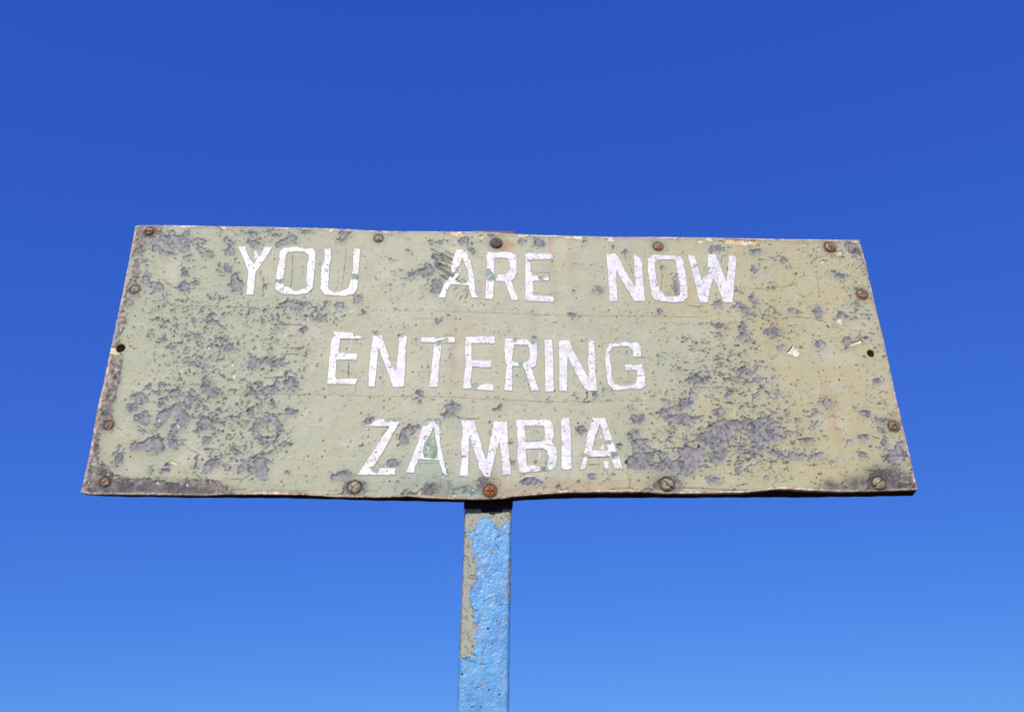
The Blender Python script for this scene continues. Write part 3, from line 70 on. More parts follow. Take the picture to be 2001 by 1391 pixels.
CREAM = [[(99.7,667.0),(121.4,667.5),(120.1,661.6),(107.1,660.8)],[(200.2,668.2),(217.7,668.6),(216.4,661.1),(207.7,660.3)],[(-4.6,653.5),(1.4,656.3),(5.7,643.1),(1.2,631.2),(-3.1,637.7)],[(331.7,670.4),(367.1,671.2),(365.5,664.4),(336.7,664.3)],[(463.2,666.6),(471.6,658.7),(468.4,655.9),(462.4,662.5)],[(755.4,664.4),(787.2,665.6),(794.1,650.9),(775.9,650.5),(762.2,656.9)],[(828.1,653.0),(839.5,655.9),(844.0,647.9),(834.9,640.9)],[(924.2,660.5),(956.3,660.6),(946.9,654.2),(928.6,653.8)],[(1036.3,661.5),(1087.0,658.5),(1087.7,650.4),(1063.5,649.8),(1045.1,652.2)],[(962.6,661.3),(1015.6,661.9),(1013.0,655.6),(962.4,655.3)],[(1144.3,648.8),(1156.6,658.7),(1167.8,652.1),(1167.0,641.2),(1151.0,644.9)],[(1375.3,648.2),(1385.5,655.3),(1394.2,648.6),(1391.2,643.6)],[(1397.5,656.9),(1417.1,662.9),(1417.8,649.1),(1403.9,651.6)],[(1446.5,655.2),(1453.9,657.6),(1507.9,653.8),(1531.7,654.3),(1525.1,641.8),(1487.3,641.8),(1447.6,645.4)],[(1598.7,641.9),(1625.4,645.2),(1625.0,642.4)],[(1647.1,646.2),(1659.0,645.9),(1660.7,641.8),(1646.5,642.9)],[(1776.4,658.0),(1799.0,662.1),(1796.2,654.3),(1790.1,654.2)],[(1686.3,638.2),(1693.0,635.6),(1692.2,624.6),(1686.9,621.8)],[(1708.0,626.3),(1726.9,625.3),(1741.6,627.0),(1745.1,620.2),(1734.2,613.1),(1726.3,622.0)],[(1686.1,597.3),(1696.1,600.2),(1694.6,592.0),(1685.4,593.2)],[(1673.7,580.9),(1679.4,586.3),(1677.0,572.9)],[(-5.5,343.8),(3.8,336.9),(12.3,334.7),(13.5,327.8),(21.9,325.6),(22.9,319.9),(10.9,319.7),(2.2,323.1),(-2.1,313.9),(-6.1,313.8)],[(-4.7,362.4),(0.3,362.4),(2.0,347.3),(-6.1,347.2)],[(160.7,281.3),(162.8,288.1),(166.1,279.1),(162.4,276.8)],[(275.1,271.0),(283.9,273.3),(281.0,263.1)],[(273.3,273.2),(283.1,275.5),(283.9,268.8),(280.7,262.0)],[(746.0,373.6),(765.2,376.2),(767.4,371.4),(750.3,371.2)],[(1313.5,421.0),(1322.6,422.4),(1323.2,417.4),(1315.2,416.1)],[(1557.8,341.6),(1568.3,351.4),(1576.7,361.3),(1582.2,354.0),(1589.1,341.9),(1585.1,330.9),(1574.1,332.0)],[(1694.1,422.3),(1698.7,435.0),(1708.2,436.4),(1709.7,420.0)],[(1715.9,357.9),(1719.6,365.3),(1729.2,367.9),(1744.6,376.7),(1750.2,370.6),(1733.2,365.5)],[(169.4,68.8),(175.0,69.8),(187.2,64.7),(186.2,58.5)],[(-4.3,111.8),(0.9,115.0),(4.9,108.7),(-0.4,106.6)],[(-5.2,32.2),(3.2,32.1),(4.7,24.1),(-2.0,25.1)],[(58.8,36.2),(64.5,36.2),(66.1,32.1),(60.7,31.1)],[(-6.7,54.3),(0.9,54.3),(-0.0,49.3)],[(769.3,-4.7),(781.1,-3.7),(781.1,-8.8),(771.3,-8.4)],[(928.3,40.3),(946.4,39.9),(942.3,36.6),(930.2,36.2)],[(1796.4,45.8),(1799.5,40.4),(1799.8,23.4),(1796.0,25.5)],[(1208.9,6.0),(1231.1,4.9),(1228.8,1.8),(1210.6,2.9)]]
TEAL = [[(522.5,537.7),(542.2,536.8),(542.8,525.3),(527.7,523.8)],[(349.7,519.5),(368.0,519.8),(368.8,511.0),(349.5,510.6)],[(385.3,471.2),(427.1,481.8),(436.4,499.5),(438.7,497.0),(435.4,484.5),(406.2,476.5)],[(274.8,596.3),(281.3,586.1),(292.2,565.6),(287.3,570.7)],[(845.7,555.1),(854.7,557.9),(863.5,545.1),(874.5,534.9),(870.0,527.1),(858.8,520.5),(847.8,526.7)],[(972.9,536.6),(986.4,538.9),(988.3,528.6),(979.3,527.7)],[(752.3,550.8),(770.1,543.4),(770.2,538.2),(763.6,533.0)],[(781.3,530.7),(803.4,523.4),(799.0,518.2),(788.0,515.5),(783.5,523.1)],[(1383.2,575.5),(1403.5,570.5),(1392.9,559.7)],[(725.1,354.2),(733.4,361.5),(758.9,366.5),(754.7,361.7),(744.2,356.8),(735.8,347.2),(729.4,349.5)],[(811.4,250.2),(822.9,257.2),(827.0,250.3),(822.8,240.1),(812.4,241.1)],[(911.2,369.5),(917.6,368.4),(915.2,357.5),(911.0,358.7)],[(919.4,306.6),(932.3,309.1),(928.8,297.3),(922.4,297.3)],[(954.2,380.9),(966.9,373.8),(959.8,354.4),(953.3,352.0)],[(593.1,54.7),(598.9,56.8),(613.1,48.5),(607.5,42.3)],[(569.5,162.8),(593.6,162.9),(588.0,155.3),(571.9,155.2)],[(623.7,167.4),(654.1,167.6),(654.3,162.1),(626.0,160.9)],[(708.4,166.7),(740.9,166.9),(747.3,152.7),(743.4,139.7),(739.1,152.7),(728.8,161.4),(712.6,161.3),(708.6,156.9)],[(710.5,77.8),(710.0,98.9),(721.5,124.5),(729.5,126.7),(733.7,116.0),(738.3,86.2),(730.5,75.7)],[(746.5,135.4),(747.9,109.6),(754.5,73.6),(764.8,44.4),(760.9,36.2),(752.5,69.4),(748.2,94.7),(741.6,128.9)],[(858.5,161.9),(861.6,159.8),(854.1,127.1),(850.1,131.4)],[(961.0,57.0),(978.3,59.2),(978.8,46.6),(962.6,45.5)],[(976.5,93.1),(980.9,73.9),(977.1,55.0),(973.4,65.5)],[(771.1,5.4),(802.6,15.6),(826.3,5.4),(834.2,-8.9),(802.7,-8.8),(775.2,-4.7)],[(788.4,82.1),(802.4,82.1),(800.4,77.9),(789.4,77.9)],[(663.4,3.5),(678.9,9.6),(683.0,3.5),(673.4,-2.6)],[(1107.0,113.8),(1117.5,117.1),(1123.6,116.0),(1121.1,109.5),(1110.6,107.3)],[(1117.6,89.0),(1136.3,91.2),(1139.9,84.8),(1126.8,74.1),(1120.7,74.1)],[(1054.0,86.8),(1068.1,84.7),(1068.7,77.2),(1055.6,79.3)]]
STROKES = [(0.8,[(213.4,528.5),(226.4,526.7),(241.5,525.2)]),(0.8,[(141.9,477.3),(159.0,460.4)]),(0.8,[(113.2,445.1),(161.2,444.5),(183.8,447.3)]),(0.8,[(192.3,446.2),(225.8,446.2)]),(0.8,[(28.3,558.1),(40.5,560.9),(52.7,564.9)]),(0.8,[(125.8,487.0),(165.0,492.6)]),(0.8,[(95.2,508.8),(114.2,494.2)]),(0.8,[(247.0,444.6),(309.9,446.0)]),(0.9,[(237.5,645.5),(245.9,629.8),(262.8,615.7)]),(0.9,[(240.2,444.5),(309.5,445.5)]),(0.9,[(381.0,590.6),(385.1,557.1),(385.8,501.2)]),(0.9,[(509.3,608.9),(506.5,549.0),(505.1,503.1)]),(0.9,[(318.7,477.6),(322.7,480.2),(320.2,525.3)]),(0.9,[(545.5,593.9),(557.0,586.2)]),(1.4,[(494.4,667.3),(499.8,653.9)]),(1.4,[(394.7,661.0),(401.9,654.5)]),(0.8,[(943.5,609.7),(966.2,610.7)]),(0.8,[(966.5,548.2),(1002.5,548.8),(1001.2,526.8)]),(0.8,[(960.3,491.5),(1006.8,488.4)]),(0.8,[(1189.9,593.2),(1200.9,572.1),(1207.2,551.2)]),(0.8,[(1279.1,573.6),(1279.3,552.4),(1273.4,502.9)]),(0.8,[(1336.2,464.2),(1358.4,460.8),(1374.8,466.1)]),(1.2,[(1336.2,464.2),(1358.3,460.2),(1370.0,463.5)]),(1.0,[(1492.8,514.7),(1511.1,513.2),(1529.7,514.3),(1551.2,519.1),(1572.1,519.4),(1591.2,522.4),(1616.0,532.0)]),(1.0,[(1431.9,587.1),(1437.9,606.0),(1451.1,609.0)]),(1.0,[(1670.3,548.7),(1667.2,498.8)]),(2.2,[(1434.2,650.8),(1445.8,649.7)]),(2.2,[(1446.7,575.3),(1445.3,564.7)]),(2.2,[(1560.8,642.5),(1568.1,643.5)]),(1.1,[(1579.8,435.4),(1605.3,437.5),(1627.6,434.5),(1645.4,431.7),(1673.4,422.0)]),(1.1,[(1398.1,414.7),(1408.2,414.8)]),(1.1,[(1423.2,332.9),(1442.8,330.7),(1448.4,323.6)]),(1.1,[(1381.3,280.2),(1410.3,285.2)]),(1.1,[(1404.5,240.7),(1432.5,239.8)]),(1.2,[(354.1,399.5),(379.2,400.3),(419.0,400.3)]),(1.2,[(380.6,340.5),(422.1,340.3)]),(1.2,[(379.1,323.5),(394.5,324.8),(419.3,324.6)]),(1.2,[(348.0,265.9),(383.5,266.9),(410.9,268.0)]),(1.2,[(532.5,305.3),(534.9,266.3)]),(0.5,[(510.0,363.7),(549.9,363.6)]),(0.5,[(378.6,383.5),(378.1,366.9)]),(0.5,[(296.9,226.3),(318.8,227.6)]),(0.5,[(267.4,221.7),(367.3,225.7),(468.4,225.3),(672.6,221.0)]),(0.5,[(551.4,248.3),(553.3,232.5)]),(0.5,[(594.2,439.7),(680.2,440.4),(831.9,436.8),(1028.7,432.1)]),(0.5,[(635.2,221.4),(769.0,220.5),(831.1,216.4),(1018.5,208.6)]),(0.5,[(672.3,418.7),(749.7,419.7)]),(0.5,[(690.0,280.9),(707.7,281.9)]),(0.5,[(692.5,267.1),(708.0,267.7)]),(0.5,[(711.6,339.8),(713.9,283.8),(716.3,270.1)]),(0.5,[(797.1,450.0),(810.1,437.8)]),(0.5,[(932.9,290.4),(944.1,239.8),(945.9,228.4)]),(0.5,[(955.7,431.1),(1021.6,432.0),(1132.0,433.5),(1377.7,433.2)]),(0.5,[(1019.0,374.4),(1020.2,352.7)]),(0.5,[(1046.8,365.0),(1062.9,341.2)]),(0.5,[(1175.9,287.8),(1174.8,259.9),(1148.0,259.7)]),(0.5,[(1046.8,279.7),(1047.9,252.0)]),(0.5,[(949.0,210.4),(1117.0,211.4),(1159.5,213.9)]),(0.5,[(1306.0,413.5),(1397.7,413.4)]),(0.5,[(1168.3,218.5),(1174.2,212.9),(1193.3,213.0),(1202.1,216.5)]),(2.4,[(1078.7,248.1),(1074.0,233.9),(1074.9,220.2),(1066.6,215.6)]),(1.4,[(1208.2,324.1),(1216.9,324.1)]),(1.4,[(1344.5,228.8),(1361.0,223.2),(1373.6,221.0)]),(1.4,[(1353.9,364.9),(1367.0,362.6)]),(2.5,[(1718.3,370.2),(1733.1,370.4)]),(1.6,[(1733.3,371.6),(1747.1,378.0),(1750.2,370.6)]),(1.6,[(1542.6,386.7),(1548.7,383.1)]),(1.6,[(1461.5,401.8),(1469.9,397.0)]),(1.6,[(1560.2,342.8),(1570.6,351.4),(1575.2,358.8)]),(1.6,[(1507.6,393.7),(1517.0,396.3)]),(1.6,[(1762.7,236.2),(1770.9,243.3),(1780.7,237.5)]),(0.9,[(104.8,137.4),(129.4,129.0),(150.0,120.6),(169.8,117.6),(185.8,114.4),(211.9,93.6),(234.6,83.3)]),(0.9,[(150.1,120.2),(208.8,116.6)]),(0.9,[(185.8,114.4),(197.3,115.5)]),(0.9,[(81.6,114.2),(97.0,114.2),(98.2,118.4)]),(0.9,[(49.2,145.6),(60.3,137.2)]),(0.9,[(38.3,130.8),(40.7,139.2)]),(1.3,[(-5.0,116.0),(10.8,123.4)]),(1.3,[(-3.5,77.8),(7.3,80.8),(21.3,87.0)]),(1.3,[(229.0,39.2),(237.5,33.1)]),(1.3,[(215.7,52.4),(222.8,56.5)]),(1.3,[(83.0,105.8),(93.5,112.1)]),(1.3,[(161.4,58.5),(169.5,67.7)]),(0.9,[(376.1,177.6),(401.9,178.4)]),(0.9,[(300.7,28.1),(315.8,29.7),(325.6,28.1),(321.5,13.9)]),(0.9,[(325.7,27.0),(339.9,37.2),(354.4,45.3)]),(0.9,[(305.4,4.9),(327.9,7.5),(354.7,6.9)]),(0.9,[(548.5,111.2),(549.9,119.7)]),(0.9,[(508.7,2.7),(526.1,2.7)]),(0.9,[(584.2,2.6),(611.3,3.6)]),(0.9,[(409.8,73.2),(407.6,75.3)]),(0.9,[(574.0,153.1),(630.5,149.0),(615.3,130.6)]),(0.5,[(354.7,6.9),(485.5,3.7)]),(0.5,[(618.7,54.7),(597.7,81.8),(641.2,135.0)]),(0.5,[(406.9,104.5),(418.5,105.6)]),(2.0,[(336.0,54.5),(343.5,56.6)]),(2.0,[(334.6,50.4),(340.8,46.4)]),(2.0,[(436.1,176.4),(441.1,175.7)]),(2.0,[(418.3,107.7),(426.1,108.8)]),(2.0,[(561.6,23.9),(573.4,21.9),(579.8,11.7),(581.2,3.6)]),(0.8,[(858.2,30.0),(876.1,27.9),(873.9,13.5)]),(0.8,[(699.2,54.8),(700.9,65.2),(738.7,65.2)]),(0.8,[(931.1,143.6),(951.6,142.6),(961.7,136.1)]),(0.8,[(932.3,114.4),(963.1,117.7)]),(0.8,[(751.0,40.3),(766.8,43.4),(762.9,36.2)]),(1.6,[(749.0,41.3),(758.9,37.2)]),(1.6,[(846.2,17.6),(858.1,17.6),(867.9,7.4)]),(1.6,[(752.9,185.6),(759.0,187.9)]),(1.6,[(773.5,176.9),(787.9,170.4),(820.6,168.3)]),(1.3,[(1238.1,97.9),(1250.9,101.1),(1275.9,101.2),(1283.9,98.0)]),(1.3,[(1347.1,155.2),(1362.6,160.8)]),(1.3,[(1401.6,166.5),(1419.0,168.9)]),(1.3,[(1214.5,89.2),(1229.4,93.6)]),(1.3,[(1227.5,184.8),(1240.2,184.8)]),(1.3,[(1109.7,5.1),(1138.2,8.1),(1162.5,8.1)]),(1.3,[(1262.0,9.0),(1312.9,7.9),(1353.3,3.8),(1414.8,2.6)]),(1.3,[(1133.5,109.5),(1147.7,106.3)]),(1.3,[(1391.5,13.1),(1416.8,17.2)]),(1.3,[(1068.8,61.3),(1093.3,62.4)]),(1.3,[(1067.8,78.3),(1114.9,79.4)]),(0.6,[(1154.2,44.6),(1154.2,32.0),(1157.5,21.6),(1154.6,11.2),(1150.2,7.1)]),(0.6,[(1189.7,89.2),(1214.3,87.1)]),(0.6,[(1082.4,117.0),(1090.0,106.2)]),(2.2,[(1724.5,128.7),(1738.6,124.3)]),(2.2,[(1735.8,70.6),(1751.2,82.6)]),(2.2,[(1549.6,174.0),(1555.5,170.6)]),(2.2,[(1491.0,142.4),(1495.4,143.5)]),(2.2,[(1676.5,93.3),(1697.2,90.1)]),(2.2,[(1625.7,17.1),(1634.9,21.3)]),(2.2,[(1761.0,20.2),(1789.4,14.9)]),(1.4,[(1685.2,52.2),(1693.1,49.0),(1707.7,47.9),(1718.5,49.0),(1723.4,52.2)]),(1.4,[(1750.0,96.8),(1758.6,96.8)]),(1.4,[(1547.3,121.6),(1557.9,121.6),(1569.0,123.8),(1586.3,125.0)]),(1.4,[(1405.6,17.3),(1417.9,17.2)]),(1.4,[(1489.6,106.0),(1500.7,109.4)]),(1.4,[(1712.0,195.2),(1725.5,186.2)]),(0.5,[(1552.0,111.7),(1562.1,96.4)]),(0.5,[(1566.5,109.5),(1572.7,96.4)]),(0.5,[(1622.1,42.6),(1630.8,43.6)]),(0.5,[(1581.3,25.6),(1614.6,24.5)]),(1.25,[(746.0,611.0),(761.6,602.2),(772.8,590.6)]),(1.25,[(716.2,608.5),(732.1,602.1),(748.8,588.2)]),(1.25,[(721.4,606.8),(735.6,601.0),(754.9,591.7)]),(1.25,[(746.4,605.4),(759.6,599.5),(776.6,592.8)]),(1.25,[(740.0,603.4),(756.6,595.4),(765.7,590.8)]),(1.25,[(734.4,601.4),(748.6,592.8),(762.8,584.4)]),(1.25,[(741.7,599.6),(756.3,590.9),(768.7,583.3)]),(1.25,[(737.5,597.7),(752.8,591.3),(766.8,584.9)]),(1.25,[(747.1,596.0),(761.3,586.2),(775.4,581.8)]),(1.25,[(736.5,593.9),(751.6,588.0),(766.6,580.6)]),(1.25,[(741.9,592.1),(757.0,586.3),(771.4,579.9)]),(1.25,[(738.5,590.2),(751.1,584.2),(769.4,574.4)]),(1.25,[(737.5,588.3),(753.5,580.4),(770.5,571.1)]),(1.25,[(724.6,586.2),(738.6,579.8),(753.6,571.5)]),(1.25,[(739.6,584.6),(753.9,577.2),(772.4,564.5)]),(1.25,[(740.1,582.8),(755.5,573.4),(767.9,571.2)]),(1.25,[(740.1,580.9),(756.0,573.5),(773.2,568.4)]),(1.25,[(750.7,579.2),(766.5,569.2),(784.0,568.0)]),(1.25,[(722.2,576.8),(737.5,568.9),(752.8,561.8)]),(1.25,[(730.5,575.1),(742.8,569.2),(760.8,561.5)]),(1.25,[(735.0,573.4),(751.5,564.5),(764.6,560.7)]),(1.25,[(735.4,571.5),(748.1,565.4),(766.7,552.8)]),(1.25,[(725.7,569.5),(741.1,562.4),(754.3,555.1)]),(1.25,[(749.5,568.1),(766.0,558.3),(782.7,549.7)]),(1.25,[(726.3,565.8),(742.5,556.2),(756.7,546.0)]),(1.25,[(728.7,564.0),(742.2,557.0),(754.4,549.5)]),(1.25,[(725.2,562.1),(739.5,553.7),(755.3,542.5)]),(1.25,[(747.5,560.6),(763.8,554.3),(775.7,542.8)]),(1.25,[(735.3,558.6),(748.3,552.0),(760.4,539.6)]),(1.25,[(735.8,556.7),(748.7,549.1),(762.5,540.6)]),(1.25,[(731.9,554.8),(745.9,544.9),(757.0,538.8)]),(1.25,[(744.6,553.2),(759.1,544.2),(777.8,535.6)]),(1.25,[(755.9,551.5),(771.1,545.3),(784.3,532.6)]),(1.25,[(744.5,549.5),(757.8,543.5),(771.1,535.1)]),(1.25,[(728.3,547.4),(743.1,539.0),(754.0,535.7)]),(1.25,[(732.1,545.6),(746.3,536.1),(761.8,534.6)]),(1.25,[(755.1,544.2),(768.9,536.0),(780.0,527.3)]),(1.25,[(746.8,542.2),(759.9,536.7),(776.5,527.3)]),(1.25,[(754.3,540.5),(769.5,534.8),(781.9,523.3)]),(1.25,[(736.2,538.3),(750.3,528.9),(768.3,519.9)]),(1.25,[(742.1,536.6),(756.2,528.9),(772.3,517.2)]),(1.25,[(754.2,535.0),(769.4,528.1),(785.1,519.8)]),(1.25,[(746.9,533.0),(760.7,525.6),(771.9,515.5)]),(1.25,[(740.0,531.1),(756.0,524.5),(768.0,515.0)]),(1.25,[(733.9,529.2),(746.7,520.5),(762.8,518.1)]),(1.25,[(747.9,527.6),(763.0,521.0),(776.1,516.1)]),(0.9,[(785.0,471.9),(791.5,482.0)]),(0.9,[(776.8,500.4),(783.3,510.7)]),(0.9,[(796.1,471.8),(802.6,481.9)]),(0.9,[(783.6,472.8),(790.1,483.0)]),(0.9,[(798.1,478.7),(804.7,488.9)]),(0.9,[(795.4,497.5),(801.9,507.8)]),(0.9,[(795.9,489.2),(802.4,499.4)]),(0.9,[(776.3,484.1),(782.8,494.3)]),(0.9,[(796.3,488.6),(802.9,498.8)]),(0.9,[(768.9,493.0),(775.4,503.2)]),(0.9,[(776.3,479.6),(782.8,489.8)]),(0.9,[(799.7,484.8),(806.3,495.0)]),(0.9,[(775.2,479.4),(781.7,489.6)]),(0.9,[(771.3,500.4),(777.8,510.7)]),(0.9,[(789.0,490.4),(795.5,500.6)]),(0.9,[(782.0,500.2),(788.5,510.5)])]
DOTS = [(1.3,240.2,645.6),(1.3,261.3,633.6),(1.3,179.2,569.4),(1.3,7.4,575.1),(1.3,31.0,580.4),(1.3,240.0,470.7),(1.3,279.7,470.9),(1.3,291.3,452.1),(1.3,106.4,455.4),(1.3,11.5,455.0),(1.3,222.2,474.9),(1.3,20.9,438.9),(1.3,146.3,439.0),(1.2,260.8,633.6),(1.2,279.2,471.3),(1.2,291.3,451.8),(1.2,557.5,555.8),(1.2,643.6,528.3),(1.2,480.4,435.2),(1.2,582.4,438.4),(1.2,309.5,535.2),(1.2,425.6,649.6),(1.4,643.3,528.3),(1.4,875.8,461.2),(1.4,842.2,458.2),(1.4,1009.5,582.5),(1.4,748.6,467.3),(1.4,690.6,557.0),(1.4,602.0,555.9),(1.4,1010.1,582.6),(1.4,1104.4,573.5),(1.4,1134.9,536.3),(1.4,1063.3,480.4),(1.4,1245.8,442.2),(1.4,1215.3,558.7),(1.4,1139.7,448.3),(1.4,1104.4,452.5),(1.4,1399.7,456.8),(1.4,1157.8,430.8),(1.4,1756.3,585.9),(1.4,1512.0,559.2),(1.4,1620.3,561.7),(1.4,1399.5,457.5),(1.4,1566.7,488.2),(1.4,1710.8,489.6),(1.6,126.0,383.9),(1.6,135.1,366.8),(1.6,20.5,386.6),(1.6,98.4,353.1),(1.6,41.0,417.4),(1.6,168.2,257.3),(1.6,52.7,334.4),(1.6,102.6,306.2),(1.5,392.8,331.8),(1.5,470.6,322.8),(1.5,584.7,218.9),(1.5,617.1,211.3),(1.5,629.8,215.8),(1.5,442.4,423.6),(1.5,316.5,338.0),(1.5,526.2,339.0),(1.6,682.8,402.3),(1.6,764.7,230.2),(1.6,915.5,274.7),(1.6,678.5,282.4),(1.6,784.9,418.5),(1.6,913.0,353.9),(1.6,1140.8,448.2),(1.6,1157.7,430.2),(1.6,1212.9,267.1),(1.6,1218.7,236.0),(1.6,1232.9,284.8),(1.6,1368.6,336.0),(1.6,1098.7,289.5),(1.6,1001.4,237.2),(1.6,1111.3,352.5),(1.6,1175.2,338.3),(2.0,1672.9,270.8),(2.0,1672.5,413.2),(2.0,1409.7,348.5),(2.0,1444.2,357.4),(2.0,1580.3,397.1),(1.3,1638.0,326.6),(1.3,1637.0,333.9),(1.3,1639.3,294.7),(1.3,1639.3,266.3),(1.3,1725.1,296.7),(1.3,1628.2,259.9),(1.3,1570.6,218.8),(1.3,1635.6,344.8),(1.3,1626.4,369.2),(1.4,87.5,78.9),(1.4,84.7,50.3),(1.4,194.0,44.3),(1.4,208.9,73.9),(1.4,31.5,67.6),(1.5,489.0,116.8),(1.5,495.3,93.2),(1.5,490.4,80.0),(1.5,409.6,24.0),(1.5,637.1,24.3),(1.5,586.4,126.7),(1.5,568.0,181.8),(1.5,460.8,81.6),(1.6,636.8,24.3),(1.6,887.2,91.8),(1.8,1230.8,49.8),(1.8,1176.1,25.3),(1.8,1050.7,159.0),(1.8,1198.0,32.0),(3.0,1319.0,104.6),(3.0,1151.9,67.4),(1.4,1577.6,148.7),(1.4,1473.4,15.1),(1.4,1587.6,43.2),(1.4,1575.1,31.9)]
WDOTS = [(1.0,534.7,371.1),(1.0,534.7,365.1),(1.0,533.9,356.8),(1.0,534.2,346.2),(1.0,533.7,336.8),(1.0,533.3,243.2),(1.0,599.0,304.8),(1.0,600.3,300.1),(1.0,599.7,289.7),(1.0,599.9,263.4),(1.0,532.8,438.3),(1.0,528.3,435.0),(1.0,334.9,576.2),(1.0,507.0,575.6),(1.0,309.5,535.2),(1.6,275.1,296.0),(1.6,216.9,338.1),(1.4,47.8,40.2),(1.4,152.9,20.7),(1.4,215.1,16.4),(1.4,135.1,160.9),(1.4,177.2,147.2),(1.4,-0.2,110.8),(1.2,1759.5,620.5),(1.2,1790.9,610.1),(1.2,1767.2,598.8),(1.2,1775.8,534.7),(1.2,1725.7,568.4)]
DENS = [('i',87.7,609.9,84.0,44.8,0.6),('i',104.6,497.0,67.2,57.6,0.35),('i',265.7,527.6,44.8,64.0,0.5),('i',205.3,443.9,78.4,32.0,0.5),('i',209.4,325.2,84.0,89.6,0.9),('i',122.7,376.1,67.2,76.8,0.35),('i',246.4,212.6,123.2,51.2,0.8),('i',291.1,117.0,78.4,64.0,0.9),('i',382.4,426.1,100.8,28.2,0.9),('i',390.4,340.0,67.2,76.8,0.5),('i',406.5,288.7,56.0,89.6,0.4),('i',439.5,447.3,67.2,25.6,0.8),('i',711.8,535.4,56.0,64.0,0.5),('i',626.3,533.9,44.8,51.2,0.35),('i',784.9,639.1,78.4,17.9,0.5),('i',312.6,651.3,100.8,17.9,0.6),('i',534.0,660.6,67.2,12.8,0.4),('i',326.3,93.8,56.0,64.0,0.8),('i',378.2,117.3,67.2,38.4,0.6),('i',143.5,389.5,67.2,51.2,0.35),('i',44.6,580.2,28.0,51.2,0.5),('i',53.0,455.1,44.8,51.2,0.3),('i',503.2,380.8,44.8,64.0,0.3),('i',786.1,438.5,100.8,15.4,0.25),('i',1100.6,401.6,67.2,25.6,0.25),('i',906.2,385.7,78.4,12.8,0.25),('i',243.3,237.2,112.0,89.6,0.35),('i',197.3,416.8,134.4,76.8,0.3),('i',754.2,130.3,224.0,76.8,0.08),('i',588.4,94.3,28.0,32.0,0.5),('i',1320.4,502.7,16.8,25.6,0.8),('i',1271.2,516.3,44.8,38.4,0.25),('i',745.0,8.1,67.2,17.9,0.6),('i',788.6,25.1,67.2,38.4,0.25),('i',288.3,140.6,44.8,51.2,0.35),('h',1461.4,420.1,100.8,44.8,0.8),('h',1376.1,337.2,123.2,51.2,0.75),('h',1317.8,363.5,67.2,51.2,0.5),('h',1354.4,258.1,134.4,64.0,0.85),('h',1432.2,297.9,78.4,64.0,0.8),('h',1255.8,231.7,112.0,38.4,0.6),('h',1283.5,156.6,145.6,51.2,0.6),('h',1358.2,95.9,156.8,64.0,0.6),('h',1228.6,71.8,89.6,51.2,0.5),('h',1506.1,145.1,112.0,51.2,0.6),('h',1471.3,72.1,134.4,38.4,0.6),('h',1579.3,610.2,123.2,38.4,0.7),('h',1738.1,613.3,56.0,51.2,0.9),('h',1773.4,524.5,44.8,76.8,0.7),('h',1717.5,437.5,67.2,51.2,0.6),('h',1773.1,396.2,33.6,76.8,0.7),('h',1761.7,222.2,31.4,76.8,0.9),('h',1759.0,96.7,33.6,76.8,0.7),('h',1528.6,449.0,67.2,38.4,0.6),('h',1212.2,416.8,67.2,38.4,0.3),('h',1669.0,522.8,67.2,64.0,0.35),('h',1597.9,407.9,89.6,51.2,0.25),('h',1610.4,195.7,67.2,64.0,0.15),('h',1462.3,169.8,78.4,64.0,0.5),('h',1009.8,13.5,134.4,17.9,0.4),('h',1621.9,1.4,56.0,38.4,0.5),('h',1218.2,486.8,89.6,25.6,0.2),('h',1493.9,220.5,67.2,51.2,0.5)]
